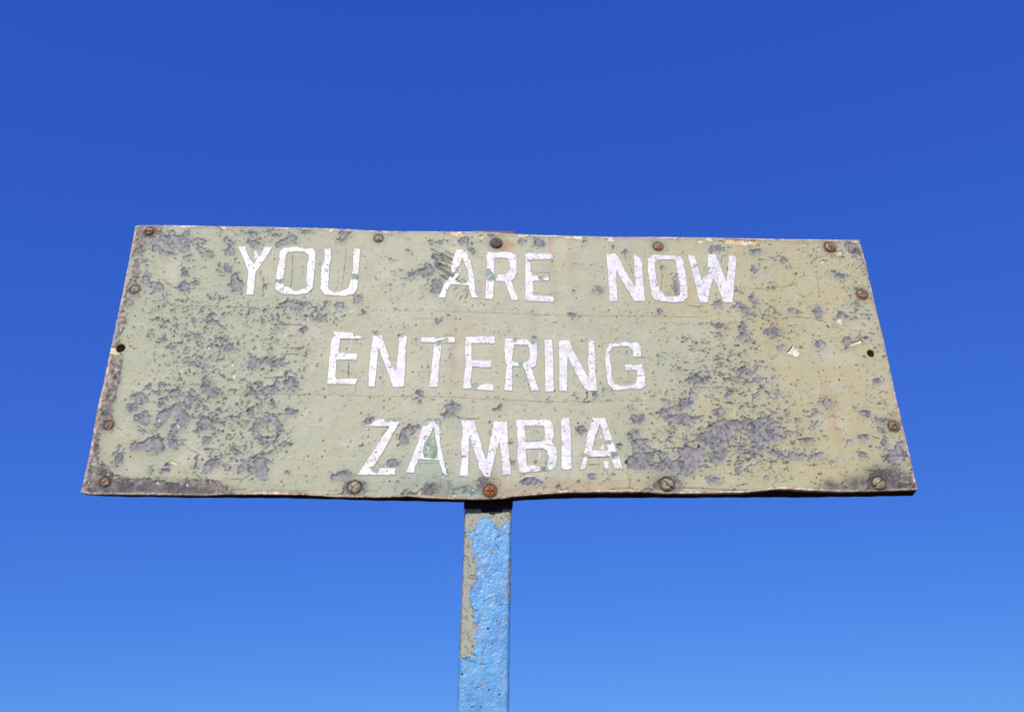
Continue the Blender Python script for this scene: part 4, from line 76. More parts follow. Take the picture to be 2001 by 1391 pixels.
LETTERS = [('Y',[(249.7,610.2),(268.2,610.6),(278.1,586.0),(293.1,561.8),(298.4,578.6),(307.0,589.2),(313.4,611.5),(333.1,611.9),(319.0,579.0),(302.2,542.7),(299.8,535.1),(301.7,478.6),(283.9,478.3),(282.0,537.3),(267.3,575.4)],[]),('O',[(349.8,597.8),(359.6,609.8),(390.0,613.1),(408.0,608.2),(429.9,608.6),(436.1,599.6),(437.8,558.0),(436.6,497.0),(426.9,484.3),(401.6,479.4),(371.6,481.0),(358.5,484.5),(348.9,495.6),(348.1,535.9),(349.6,577.0)],[[(369.6,595.6),(386.9,598.6),(408.8,597.7),(420.5,588.8),(418.3,562.8),(419.5,521.9),(422.1,503.0),(409.0,492.8),(398.6,490.1),(391.9,492.5),(382.7,499.9),(369.6,502.2),(365.7,521.0),(366.7,556.7),(366.8,590.3)]]),('U',[(454.1,609.1),(471.7,609.5),(474.9,579.4),(471.6,563.8),(473.1,497.6),(489.0,486.6),(518.4,498.3),(524.4,523.7),(527.2,549.4),(525.3,610.5),(542.9,610.1),(541.6,539.4),(542.0,501.2),(534.4,483.5),(513.3,477.0),(465.8,480.0),(453.8,497.3),(452.4,558.3),(456.7,568.7),(457.5,586.9)],[]),('A',[(774.0,612.1),(788.6,612.4),(803.2,604.2),(804.4,585.8),(810.0,580.6),(817.8,533.9),(822.2,488.1),(830.3,475.6),(812.3,475.8),(804.6,510.6),(761.6,512.0),(753.0,494.6),(750.0,475.6),(733.2,475.4),(748.3,517.4),(761.3,538.1),(763.2,571.9),(769.6,595.6)],[[(789.4,588.1),(795.5,569.9),(802.3,551.7),(803.9,528.5),(801.2,518.2),(788.0,515.5),(772.5,526.7),(779.0,533.3),(787.8,556.7),(786.6,560.6),(776.8,543.5),(770.1,543.4),(776.6,559.1),(783.3,564.4)]]),('R',[(847.9,607.8),(864.1,605.4),(900.3,607.5),(918.3,602.5),(923.0,590.7),(921.6,546.1),(914.5,527.9),(907.8,525.2),(916.1,497.2),(925.4,470.8),(906.7,470.5),(892.1,522.3),(866.6,523.2),(863.8,472.3),(844.3,472.8),(846.7,529.3),(849.1,565.6),(847.1,591.8)],[[(867.3,587.0),(884.2,589.9),(900.0,587.6),(904.3,577.1),(903.9,556.2),(894.7,543.0),(867.9,542.6)]]),('E',[(943.3,603.0),(954.7,605.9),(968.3,603.5),(1007.0,604.3),(1012.4,597.7),(1011.5,587.6),(963.2,586.2),(956.3,583.4),(956.5,551.9),(959.6,541.6),(970.7,540.5),(974.9,531.5),(986.2,534.3),(1000.9,537.1),(998.3,526.2),(981.5,525.9),(961.3,524.8),(960.1,485.2),(1008.8,483.4),(1010.4,468.3),(939.7,468.5),(942.0,556.9)],[]),('N',[(1143.8,607.0),(1169.1,607.5),(1179.2,587.6),(1184.6,569.2),(1209.9,514.8),(1211.5,561.8),(1212.9,607.0),(1230.5,596.6),(1232.8,583.3),(1231.0,535.9),(1231.2,474.1),(1204.2,473.7),(1175.2,534.9),(1166.7,558.3),(1164.6,514.0),(1163.8,473.1),(1143.2,472.8),(1144.9,555.3)],[]),('O',[(1261.4,606.6),(1305.4,606.1),(1328.4,603.9),(1336.5,593.3),(1338.0,564.0),(1339.1,511.7),(1336.3,485.9),(1323.7,474.2),(1305.3,471.4),(1269.4,473.4),(1252.0,479.5),(1246.6,494.8),(1244.7,562.4),(1247.6,594.3)],[[(1266.7,589.3),(1280.9,592.8),(1313.3,592.8),(1316.8,582.2),(1319.7,521.8),(1317.8,493.3),(1309.3,488.1),(1280.0,488.9),(1274.5,502.9),(1268.8,502.8),(1264.1,536.5),(1264.1,573.3)]]),('W',[(1348.3,608.3),(1367.5,607.3),(1376.9,534.5),(1381.8,546.4),(1398.9,554.6),(1393.2,565.0),(1398.8,591.8),(1398.7,610.6),(1422.1,611.1),(1437.9,534.2),(1445.8,568.7),(1453.5,609.0),(1464.1,610.0),(1473.4,604.0),(1464.6,561.0),(1445.9,473.5),(1423.1,473.2),(1414.1,510.3),(1406.1,541.5),(1396.1,512.6),(1383.1,471.8),(1363.9,472.3),(1359.7,514.6),(1352.7,574.9)],[]),('E',[(490.8,383.0),(538.3,381.9),(541.0,371.2),(549.3,373.6),(560.0,371.4),(559.3,364.7),(509.9,364.8),(509.9,333.0),(512.3,329.5),(552.0,326.4),(550.9,310.6),(505.1,311.5),(506.0,268.3),(508.3,264.9),(556.6,265.3),(551.3,250.1),(488.4,251.2),(488.4,314.1),(489.2,361.0),(496.8,373.0)],[]),('N',[(583.1,372.9),(593.6,374.2),(605.2,375.5),(616.1,343.5),(625.5,320.1),(621.5,315.4),(626.0,308.5),(629.2,306.2),(630.6,296.9),(636.9,294.7),(639.5,283.2),(642.4,315.6),(645.0,358.1),(642.6,367.6),(655.2,368.9),(657.1,374.9),(663.1,375.0),(660.5,244.6),(634.8,244.4),(620.8,283.0),(598.4,341.0),(597.9,305.9),(594.7,244.5),(576.2,245.1),(580.5,259.8),(579.0,268.9),(580.1,329.0),(583.1,352.6)],[]),('T',[(696.0,370.6),(724.8,370.9),(729.1,367.4),(773.8,371.5),(774.4,356.0),(744.2,356.8),(738.8,297.9),(736.5,244.0),(715.8,244.5),(720.9,297.8),(725.0,356.6),(694.3,357.4)],[]),('E',[(797.4,371.8),(867.1,373.8),(866.3,354.6),(812.4,355.2),(812.4,312.6),(857.9,310.7),(857.7,293.2),(813.4,295.1),(812.4,268.5),(810.3,261.6),(812.4,246.8),(827.0,245.8),(835.4,255.0),(862.6,254.0),(862.0,235.8),(792.6,241.0),(794.6,270.7),(798.6,307.8),(796.4,331.3)],[]),('R',[(889.6,369.3),(904.7,369.4),(913.2,363.5),(939.2,368.6),(951.8,356.7),(964.8,356.9),(965.1,333.0),(960.8,300.0),(954.2,294.1),(949.9,292.9),(957.5,265.1),(967.1,235.9),(948.2,236.4),(932.9,290.4),(928.8,297.3),(905.4,297.1),(905.8,262.4),(904.2,236.8),(885.4,237.1),(889.1,271.5),(892.7,299.3),(888.7,308.7),(888.2,344.1)],[[(910.8,351.5),(943.1,351.9),(946.8,332.8),(943.0,311.5),(929.0,306.2),(911.0,307.7),(905.9,318.2)]]),('I',[(982.0,367.2),(1000.8,368.1),(1001.7,309.7),(999.7,235.6),(978.6,234.3),(981.0,300.2)],[]),('N',[(1015.9,366.6),(1041.5,366.9),(1049.8,338.7),(1063.4,310.3),(1079.5,273.0),(1083.5,287.0),(1080.6,310.5),(1084.2,334.2),(1085.9,363.1),(1090.5,367.5),(1100.2,365.6),(1099.4,301.2),(1098.2,282.5),(1099.7,237.5),(1073.1,236.6),(1056.8,268.2),(1035.0,323.1),(1032.8,286.6),(1029.8,236.5),(1011.4,236.4),(1014.0,309.9)],[]),('G',[(1125.8,341.9),(1135.7,358.8),(1157.7,361.5),(1171.2,365.2),(1190.6,361.8),(1197.4,364.8),(1206.0,362.0),(1210.6,352.4),(1208.2,324.8),(1189.7,324.6),(1188.8,340.1),(1181.1,352.1),(1157.0,351.8),(1141.6,349.2),(1135.5,339.6),(1133.0,320.5),(1136.0,301.6),(1135.1,273.5),(1141.3,255.0),(1153.7,250.5),(1179.6,253.0),(1190.9,260.0),(1195.6,290.4),(1167.5,290.1),(1166.6,306.6),(1192.4,304.5),(1209.0,308.2),(1213.6,274.1),(1212.6,250.9),(1200.0,241.6),(1178.8,243.8),(1152.9,239.4),(1135.9,240.0),(1124.2,254.9),(1121.9,299.1),(1122.5,325.1)],[]),('Z',[(572.0,153.1),(588.0,154.2),(601.5,167.3),(619.7,167.4),(622.0,160.9),(655.2,163.2),(626.5,102.9),(601.0,54.7),(611.1,48.5),(616.7,54.7),(649.3,54.7),(647.9,38.6),(567.6,38.2),(584.5,69.2),(630.5,149.0),(574.1,150.9)],[]),('A',[(719.7,162.4),(730.8,163.6),(743.2,153.8),(746.5,135.4),(743.6,126.7),(748.1,99.0),(753.5,69.4),(761.9,37.2),(751.0,38.2),(741.5,71.5),(698.7,73.6),(691.2,56.9),(688.6,42.8),(670.3,44.0),(682.6,77.7),(695.5,115.9),(697.2,128.7),(704.7,150.4),(714.8,152.6)],[[(729.1,148.3),(733.7,116.0),(738.3,86.2),(738.4,76.8),(710.5,77.8),(706.2,90.4),(709.7,111.6),(717.5,122.4)]]),('M',[(788.5,164.9),(819.6,165.0),(822.7,150.8),(838.7,90.7),(844.6,73.8),(847.7,88.6),(854.1,129.2),(860.6,163.0),(892.4,162.1),(892.8,127.2),(895.1,84.4),(898.3,39.3),(879.3,38.2),(876.9,82.2),(873.3,114.2),(864.8,82.2),(852.3,33.1),(840.3,34.1),(828.5,52.8),(824.5,69.5),(807.4,126.9),(806.4,94.8),(804.6,34.1),(785.7,36.2),(790.5,73.7),(788.2,111.9),(792.2,129.0)],[]),('B',[(911.1,166.6),(975.2,168.0),(989.5,164.7),(995.2,151.5),(995.2,125.4),(989.6,114.5),(999.2,99.5),(1000.1,74.0),(995.3,55.0),(980.8,46.6),(958.7,46.6),(916.4,42.4),(911.2,82.3),(913.9,112.2)],[[(930.2,150.2),(972.5,151.4),(974.1,138.3),(973.4,119.9),(965.1,115.5),(932.3,114.4)],[(931.9,97.2),(968.6,99.4),(978.5,93.1),(979.8,73.9),(977.2,57.1),(961.0,57.0),(947.0,61.2),(932.9,60.2)]]),('I',[(1011.8,171.0),(1031.6,171.5),(1033.0,138.5),(1031.9,74.0),(1030.8,52.9),(1023.6,49.7),(1011.4,49.7),(1007.5,52.9),(1011.4,116.8)],[]),('A',[(1080.5,171.8),(1112.9,171.9),(1119.3,143.2),(1132.5,95.5),(1137.7,82.7),(1143.2,51.9),(1124.1,51.3),(1118.1,80.5),(1067.8,78.7),(1066.3,69.8),(1060.1,50.8),(1047.4,49.8),(1053.7,63.4),(1056.7,80.4),(1061.6,95.4),(1068.7,129.9),(1078.7,158.5),(1086.3,162.9)],[[(1099.5,157.5),(1105.8,127.9),(1110.7,108.4),(1114.0,95.5),(1078.0,95.4),(1085.8,121.3)]])]
STRAY = [[(290.6,600.6),(296.5,596.8),(298.4,589.0),(304.7,580.0),(297.3,578.6),(292.2,575.9)],[(1101.9,68.8),(1112.2,69.4),(1112.2,55.1),(1105.9,51.9)],[(1098.1,104.0),(1102.5,108.4),(1105.9,97.6),(1098.6,96.5)],[(1097.7,130.0),(1102.8,129.0),(1102.3,121.4),(1098.4,125.7)],[(958.0,88.8),(963.2,89.8),(961.7,78.1),(963.7,75.0),(958.6,76.0),(960.9,82.4)]]
SCREWS = [(36.2,648.2,11.4,'slot',5,'rust'),(584.8,640.8,10.6,'slot',100,'painted'),(1277.0,631.3,12.3,'slot',80,'rust'),(1719.0,638.8,14.0,'slot',100,'rust'),(29.2,487.5,11.0,'slot',85,'painted'),(1776.8,502.7,13.7,'slot',10,'rust'),(30.2,150.2,10.2,'slot',95,'rust'),(1778.9,154.9,12.7,'slot',50,'rust'),(45.5,23.2,11.0,'slot',48,'rust'),(563.5,11.6,14.0,'slot',45,'painted'),(1238.0,16.8,15.3,'slot',-45,'painted'),(1713.9,18.8,15.2,'slot',38,'painted'),(873.1,632.0,14.5,'cross',80,'dark'),(852.3,2.3,14.3,'cross',90,'orange')]
HOLES = [(22.4,335.4,9.4),(1764.1,340.5,8.6)]
STAIN = [(888.1,623.4,24.6,20.8,0.6,'rust'),(911.0,629.8,26.9,11.7,0.35,'rust'),(1008.0,643.8,6.7,39.0,0.35,'rust'),(1009.5,555.1,9.0,78.0,0.22,'rust'),(1055.6,600.0,9.0,78.0,0.25,'rust'),(769.1,330.9,10.1,91.0,0.3,'rust'),(792.3,397.7,33.6,32.5,0.18,'rust'),(1517.6,311.9,9.0,58.5,0.45,'yellow'),(1699.3,234.7,10.1,117.0,0.3,'yellow'),(1629.6,221.3,6.7,65.0,0.25,'rust'),(1642.0,170.6,7.8,91.0,0.38,'rust'),(1534.8,407.1,44.8,78.0,0.25,'yellow'),(1020.6,7.8,100.8,20.8,0.45,'rust'),(898.5,-0.0,44.8,15.6,0.35,'rust'),(1426.7,169.6,224.0,78.0,0.15,'yellow'),(1607.4,247.0,100.8,143.0,-0.1,'yellow'),(1464.1,24.8,224.0,39.0,0.2,'yellow'),(56.4,104.8,44.8,26.0,0.2,'yellow'),(249.8,19.7,224.0,32.5,0.15,'yellow'),(1234.9,19.1,33.6,23.4,0.5,'grime'),(1744.6,30.6,56.0,39.0,0.35,'grime'),(1606.7,13.1,26.9,11.7,0.8,'grime'),(1666.3,20.0,47.0,15.6,0.7,'grime'),(1723.6,42.5,33.6,18.2,0.5,'grime'),(1634.6,7.2,67.2,7.8,0.4,'grime'),(219.6,8.6,67.2,13.0,0.6,'grime'),(145.7,12.0,67.2,18.2,0.45,'grime'),(39.9,19.8,44.8,31.2,0.35,'grime'),(44.5,235.8,9.0,78.0,0.0,'grime'),(252.0,3.0,67.2,10.4,0.4,'grime'),(745.0,8.1,67.2,18.2,0.45,'grime'),(843.7,25.1,13.4,32.5,0.5,'grime'),(1716.3,638.8,15.7,18.2,0.5,'rust'),(35.5,652.6,17.9,13.0,0.35,'rust'),(30.4,149.1,15.7,18.2,0.3,'rust'),(30.3,487.5,15.7,15.6,0.35,'rust'),(45.3,47.7,22.4,32.5,0.3,'rust'),(1777.1,152.4,15.7,15.6,0.2,'rust'),(854.6,13.6,33.6,26.0,0.35,'rust'),(571.6,2.6,39.2,18.2,0.3,'grime'),(1155.3,13.4,112.0,15.6,0.35,'rust'),(522.4,94.2,13.4,10.4,0.4,'rust')]
BOT = [(-2.3,1.1),(18.2,-3.3),(44.1,-3.4),(148.3,-4.6),(253.2,-5.9),(295.0,-3.7),(379.6,-3.8),(464.9,-5.1),(529.4,-9.6),(615.4,-10.9),(680.1,-8.7),(712.7,-12.2),(767.1,-14.5),(832.5,-15.7),(876.3,-13.6),(909.3,-9.1),(964.6,-4.7),(1020.2,-1.3),(1176.7,-0.4),(1232.6,-3.9),(1300.4,-4.0),(1402.8,-3.0),(1460.9,3.3),(1486.5,5.6),(1547.9,1.5),(1630.7,-1.0),(1736.0,1.8),(1804.5,4.1)]
TOP = [(0.2,662.1),(9.2,666.0),(79.1,667.6),(212.8,668.4),(310.8,669.1),(459.0,668.0),(583.7,663.2),(734.2,665.8),(822.7,667.0),(924.4,661.6),(1039.4,659.6),(1168.0,657.8),(1298.0,660.6),(1429.0,661.9),(1560.8,660.8),(1801.2,662.9)]
LEF = [(1.0,657.7),(2.1,593.7),(2.2,537.0),(2.4,467.9),(1.3,427.5),(0.5,323.0),(0.7,253.9),(-1.3,187.0),(1.2,93.1),(-0.7,14.3),(-0.8,-1.1)]
RIG = [(1800.7,660.5),(1804.4,599.4),(1803.2,467.1),(1805.0,396.6),(1803.4,301.2),(1801.4,235.4),(1801.2,146.2),(1801.3,72.5),(1800.3,1.2)]
UNDER = [(-9.9,7.2),(6.7,2.8),(86.2,-0.1),(245.6,-2.7),(352.7,-2.9),(482.3,-5.2),(570.6,-8.3),(678.9,-10.5),(791.3,-13.2),(898.9,-11.1),(1012.2,-5.1),(1134.2,-4.2),(1277.8,-4.5),(1422.9,-3.7),(1557.7,-3.9),(1705.9,-2.1),(1812.8,-0.5)]
POSTLINE = [0.03304,849.93]
KHAKI = [[(-60.5,1.6),(56.5,1.4),(49.7,-33.0),(49.4,-66.8),(42.8,-50.7),(31.8,-58.7),(27.3,-69.9),(17.9,-73.1),(14.4,-60.3),(8.0,-53.8),(-8.1,-44.1),(-19.1,-48.9),(-28.3,-58.5),(-30.8,-76.1),(-49.6,-77.6),(-58.9,-40.7)],[(-57.1,-85.4),(-36.8,-85.5),(-34.7,-101.3),(-32.1,-132.4),(-24.0,-141.8),(-20.5,-155.6),(-23.2,-167.8),(-16.8,-176.9),(-30.4,-184.4),(-34.2,-207.0),(-35.4,-215.7),(-58.1,-215.5),(-55.3,-132.3)],[(44.9,-139.1),(53.4,-133.0),(54.5,-216.5),(47.5,-207.7),(49.4,-178.9),(44.4,-157.6)],[(9.4,-117.2),(20.3,-115.7),(17.4,-121.9),(11.1,-122.6)],[(-25.9,-132.5),(-16.6,-131.0),(-18.0,-137.2),(-24.1,-138.7)],[(-56.5,-189.1),(-32.5,-193.0),(-37.2,-216.3),(-29.3,-234.2),(-23.1,-255.4),(-17.1,-274.7),(-27.3,-291.9),(-21.6,-302.2),(-22.8,-319.3),(-18.9,-331.2),(-49.1,-330.8),(-54.3,-267.3),(-53.0,-232.2)],[(40.5,-259.6),(47.8,-257.0),(49.8,-270.2),(41.6,-270.1)],[(43.4,-186.3),(52.3,-186.4),(53.1,-243.8),(46.6,-242.0)]]
PDOTS = [(5.6,-277.0,2.2),(10.8,-393.2,1.5),(31.0,-402.2,1.4),(14.9,-306.4,1.2),(-22.0,-423.5,1.4),(-43.9,-363.8,1.8),(-4.6,-424.6,1.3)]
PSTROKES = [(1.2,[(15.2,-95.2),(21.4,-89.0),(27.6,-86.6)]),(1.0,[(18.6,-106.3),(26.6,-114.1)]),(1.8,[(-27.5,-83.2),(-19.6,-84.0)]),(1.2,[(-50.8,-129.2),(-41.5,-130.1),(-38.3,-132.4)]),(1.4,[(-34.0,-167.7),(-26.2,-170.8),(-21.7,-166.3)]),(1.1,[(-41.4,-173.7),(-30.6,-176.1),(-18.3,-176.9)]),(1.2,[(-31.7,-74.5),(-24.8,-68.1)]),(1.8,[(14.7,-69.9),(22.6,-72.3)]),(1.0,[(32.2,-81.1),(49.6,-82.0)]),(1.2,[(-30.2,-233.3),(-23.6,-239.5),(-14.5,-240.5)]),(1.2,[(-9.6,-344.8),(4.6,-345.0)]),(1.0,[(-18.7,-391.9),(-3.1,-384.8)]),(0.7,[(20.7,-266.4),(26.7,-251.5)]),(0.7,[(-6.5,-328.0),(-2.3,-318.7)]),(1.8,[(-25.8,-311.6),(-22.3,-309.1)]),(1.2,[(-38.4,-332.6),(-33.0,-334.4),(-27.8,-331.1)]),(1.0,[(-5.9,-223.7),(5.0,-217.6),(19.5,-212.3)]),(1.0,[(-45.5,-332.5),(-16.7,-343.0)]),(1.4,[(-33.0,-197.9),(-29.3,-193.4)]),(1.6,[(-39.4,-144.7),(-34.5,-152.4)]),(1.4,[(28.2,-231.2),(34.5,-227.7)])]
PSLOT = [(-14.9,-27.1),(31.3,-27.2),(30.6,-32.6),(26.6,-33.2),(13.9,-33.7),(12.3,-36.4),(3.6,-36.4),(1.9,-33.6),(-11.6,-33.6),(-14.0,-31.5)]

# ---------------------------------------------------------------- small helpers
_tabs = {}
def vnoise(x, y, seed):
    """smooth value noise in 0..1 at lattice spacing 1"""
    if seed not in _tabs:
        _tabs[seed] = np.random.RandomState(seed).rand(256, 256).astype(np.float32)
    t = _tabs[seed]
    xf = np.floor(x); yf = np.floor(y)
    fx = (x - xf).astype(np.float32); fy = (y - yf).astype(np.float32)
    xi = xf.astype(np.int32) & 255; yi = yf.astype(np.int32) & 255
    x1 = (xi + 1) & 255; y1 = (yi + 1) & 255
    fx = fx * fx * (3 - 2 * fx); fy = fy * fy * (3 - 2 * fy)
    a = t[xi, yi] * (1 - fx) + t[x1, yi] * fx
    b = t[xi, y1] * (1 - fx) + t[x1, y1] * fx
    return a * (1 - fy) + b * fy

def fbm(x, y, scale, seed, octs=3, gain=0.55):
    s = 0; amp = 1; tot = 0; f = 1.0 / scale
    for k in range(octs):
        s = s + amp * vnoise(x * f + 13.7 * k, y * f + 7.1 * k, seed + k)
        tot += amp; amp *= gain; f *= 2.03
    return s / tot

def ridge(x, y, scale, seed):
    return 1 - np.abs(2 * fbm(x, y, scale, seed, 2) - 1)

def in_poly(x, y, poly):
    ins = np.zeros(x.shape, bool)
    n = len(poly)
    for i in range(n):
        x1, y1 = poly[i]; x2, y2 = poly[(i + 1) % n]
        if y1 == y2: continue
        c = ((y1 > y) != (y2 > y)) & (x < (x2 - x1) * (y - y1) / (y2 - y1) + x1)
        ins ^= c
    return ins

def seg_dist(x, y, pts):
    d = np.full(x.shape, 1e9, np.float32)
    for (x1, y1), (x2, y2) in zip(pts[:-1], pts[1:]):
        dx, dy = x2 - x1, y2 - y1
        L = dx * dx + dy * dy + 1e-9
        t = np.clip(((x - x1) * dx + (y - y1) * dy) / L, 0, 1)
        d = np.minimum(d, np.hypot(x - x1 - t * dx, y - y1 - t * dy))
    return d

def blur(a, r, n=2):
    for _ in range(n):
        for ax in (0, 1):
            p = np.pad(a, [(r + 1, r) if k == ax else (0, 0) for k in (0, 1)], mode='edge')
            c = np.cumsum(p, axis=ax, dtype=np.float64)
            if ax == 0: a = (c[2 * r + 1:] - c[:-2 * r - 1]) / (2 * r + 1)
            else: a = (c[:, 2 * r + 1:] - c[:, :-2 * r - 1]) / (2 * r + 1)
            a = a.astype(np.float32)
    return a

def sst(a, b, x):
    t = np.clip((x - a) / (b - a), 0, 1)
    return t * t * (3 - 2 * t)

def srgb(r, g, b, k=1.0):
    c = np.array([r, g, b]) / 255.0
    return (np.where(c <= 0.04045, c / 12.92, ((c + 0.055) / 1.055) ** 2.4) * k).astype(np.float32)

def mix(col, c, m):
    m = m[..., None]
    return col * (1 - m) + c * m

def mesh_from(name, verts, quads, mat, parent=None, col=None, smooth=True, rough=None):
    me = bpy.data.meshes.new(name)
    verts = np.asarray(verts, np.float32); quads = np.asarray(quads, np.int32)
    me.vertices.add(len(verts)); me.vertices.foreach_set('co', verts.ravel())
    me.loops.add(quads.size); me.loops.foreach_set('vertex_index', quads.ravel())
    me.polygons.add(len(quads))
    me.polygons.foreach_set('loop_start', np.arange(0, quads.size, quads.shape[1], dtype=np.int32))
    me.polygons.foreach_set('use_smooth', np.full(len(quads), smooth))
    me.update(calc_edges=True)
    if col is not None:
        at = me.color_attributes.new('tint', 'FLOAT_COLOR', 'POINT')
        c4 = np.ones((len(verts), 4), np.float32); c4[:, :3] = col
        at.data.foreach_set('color', c4.ravel())
    if rough is not None:
        at = me.attributes.new('rough', 'FLOAT', 'POINT'); at.data.foreach_set('value', rough.astype(np.float32).ravel())
    me.materials.append(mat)
    o = bpy.data.objects.new(name, me)
    scene.collection.objects.link(o)
    if parent: o.parent = parent
    return o

def grid_quads(nx, nz, flip=False):
    i = np.arange(nx * nz).reshape(nx, nz)
    q = np.stack([i[:-1, :-1], i[1:, :-1], i[1:, 1:], i[:-1, 1:]], -1).reshape(-1, 4)
    return q[:, ::-1] if flip else q

def new_mat(name):
    m = bpy.data.materials.new(name); m.use_nodes = True
    nt = m.node_tree
    return m, nt, nt.nodes['Principled BSDF']

def tint_mat(name, rough=0.6, spec=0.4, n_scale=900, n_amt=0.10, bump=0.25, bump_scale=700, use_rough=False, coat=0.0, vor=0.0):
    """vertex tint broken up by fine grain; real relief comes from the mesh"""
    m, nt, p = new_mat(name)
    N = nt.nodes.new; L = nt.links.new
    at = N('ShaderNodeVertexColor'); at.layer_name = 'tint'
    tc = N('ShaderNodeTexCoord')
    no = N('ShaderNodeTexNoise'); no.inputs['Scale'].default_value = n_scale; no.inputs['Detail'].default_value = 4
    L(tc.outputs['Object'], no.inputs['Vector'])
    mr = N('ShaderNodeMapRange'); mr.inputs['From Min'].default_value = 0.25; mr.inputs['From Max'].default_value = 0.75
    mr.inputs['To Min'].default_value = 1 - n_amt; mr.inputs['To Max'].default_value = 1 + n_amt
    L(no.outputs['Fac'], mr.inputs['Value'])
    mx = N('ShaderNodeVectorMath'); mx.operation = 'MULTIPLY'
    L(at.outputs['Color'], mx.inputs[0]); L(mr.outputs['Result'], mx.inputs[1])
    L(mx.outputs['Vector'], p.inputs['Base Color'])
    n2 = N('ShaderNodeTexNoise'); n2.inputs['Scale'].default_value = bump_scale; n2.inputs['Detail'].default_value = 3
    L(tc.outputs['Object'], n2.inputs['Vector'])
    bp = N('ShaderNodeBump'); bp.inputs['Strength'].default_value = bump; bp.inputs['Distance'].default_value = 0.001
    L(n2.outputs['Fac'], bp.inputs['Height']); L(bp.outputs['Normal'], p.inputs['Normal'])
    p.inputs['Roughness'].default_value = rough
    p.inputs['Specular IOR Level'].default_value = spec
    p.inputs['Coat Weight'].default_value = coat
    p.inputs['Coat Roughness'].default_value = 0.25
    if use_rough:
        a2 = N('ShaderNodeAttribute'); a2.attribute_name = 'rough'
        L(a2.outputs['Fac'], p.inputs['Roughness'])
    return m

# ---------------------------------------------------------------- ground
def build_ground():
    m, nt, p = new_mat('dry_soil')
    N = nt.nodes.new; L = nt.links.new
    tc = N('ShaderNodeTexCoord')
    a = N('ShaderNodeTexNoise'); a.inputs['Scale'].default_value = 3.0; a.inputs['Detail'].default_value = 8
    L(tc.outputs['Object'], a.inputs['Vector'])
    cr = N('ShaderNodeValToRGB')
    cr.color_ramp.elements[0].position = 0.3; cr.color_ramp.elements[0].color = (0.10, 0.075, 0.05, 1)
    cr.color_ramp.elements[1].position = 0.75; cr.color_ramp.elements[1].color = (0.20, 0.15, 0.10, 1)
    L(a.outputs['Fac'], cr.inputs['Fac']); L(cr.outputs['Color'], p.inputs['Base Color'])
    p.inputs['Roughness'].default_value = 0.95
    # dense near the sign, coarse out to the horizon
    r = np.concatenate([np.linspace(0, 6, 40), np.geomspace(6.5, 4000, 50)])
    th = np.linspace(0, 2 * math.pi, 97)[:-1]
    R, T = np.meshgrid(r, th, indexing='ij')
    x = R * np.cos(T); y = R * np.sin(T)
    z = (fbm(x + 500, y + 500, 1.3, 91, 3) - 0.5) * 0.05 * sst(0.0, 0.5, R)
    i = np.arange(R.size).reshape(R.shape); j = np.roll(i, -1, axis=1)
    q = np.stack([i[:-1], i[1:], j[1:], j[:-1]], -1).reshape(-1, 4)
    o = mesh_from('ground', np.stack([x, y, z], -1).reshape(-1, 3), q, m)
    o['kind'] = 'structure'
build_ground()

# ---------------------------------------------------------------- the sign
sign = bpy.data.objects.new('road_sign', None)
scene.collection.objects.link(sign)
sign.empty_display_size = 0.2
sign['label'] = 'weathered khaki border sign with white painted lettering, peeling grey patches and a pale blue post'
sign['category'] = 'sign'

def prof(p, t):
    a = np.array(p); o = np.argsort(a[:, 0]); return np.interp(t, a[o, 0], a[o, 1]).astype(np.float32)
def profz(p, t):
    a = np.array(p); o = np.argsort(a[:, 1]); return np.interp(t, a[o, 1], a[o, 0]).astype(np.float32)

NX, NZ = 1420, 526
u = np.linspace(0, 1, NX)[:, None]; v = np.linspace(0, 1, NZ)[None, :]
X0 = (u * 1800) + 0 * v; Z0 = v * 663.0 + 0 * u
xl = profz(LEF, Z0); xr = profz(RIG, Z0)
X = xl + (xr - xl) * u
zb = prof(BOT, X); zt = prof(TOP, X)
Z = zb + (zt - zb) * v
# nibbled edges
eb = np.minimum(np.minimum(X - xl, xr - X), np.minimum(Z - zb, zt - Z))   # distance to the board's edge
nib = (fbm(X, Z, 9, 5, 3) - 0.5) * 3.0
k = np.clip(1 - eb / 6.0, 0, 1)
X = X + np.where(u < 0.5, 1, -1) * np.clip(nib, 0, 2) * np.clip(1 - np.minimum(X - xl, xr - X) / 6, 0, 1)
Z = Z + np.where(v < 0.5, 1, -1) * np.clip(nib, 0, 2) * np.clip(1 - np.minimum(Z - zb, zt - Z) / 6, 0, 1)
X = X.astype(np.float32); Z = Z.astype(np.float32)

def base_height(x, z):
    h = (fbm(x, z, 420, 301, 2) - 0.5) * 7.0
    h = h + (fbm(x, z, 70, 311, 2) - 0.5) * 1.2
    # lower edge belled out towards the viewer between its screws
    lift = prof([(0, 0.5), (150, 1), (400, 0), (560, -1), (700, 2.0), (850, 0.0), (1000, 1.5), (1110, 4), (1238, 1.0), (1340, 4), (1500, 7.5), (1650, 3), (1714, 0.5), (1800, 2)], x)
    h = h + lift * np.exp(-np.clip(z, 0, 999) / 26.0)
    return h

def window(x0, x1, z0, z1, pad=8):
    i0 = max(0, int((x0 - pad - 6) / 1812 * NX) - 6); i1 = min(NX, int((x1 + pad + 6) / 1796 * NX) + 8)
    j0 = max(0, int((z0 - pad - 6) / 663 * NZ) - 8); j1 = min(NZ, int((z1 + pad + 8) / 650 * NZ) + 10)
    return slice(i0, i1), slice(j0, j1)

def stamp(mask, polys, Xq, Zq):
    for p in polys:
        a = np.array(p)
        w = window(a[:, 0].min(), a[:, 0].max(), a[:, 1].min(), a[:, 1].max())
        if w[0].stop <= w[0].start or w[1].stop <= w[1].start: continue
        mask[w] |= in_poly(Xq[w], Zq[w], p)

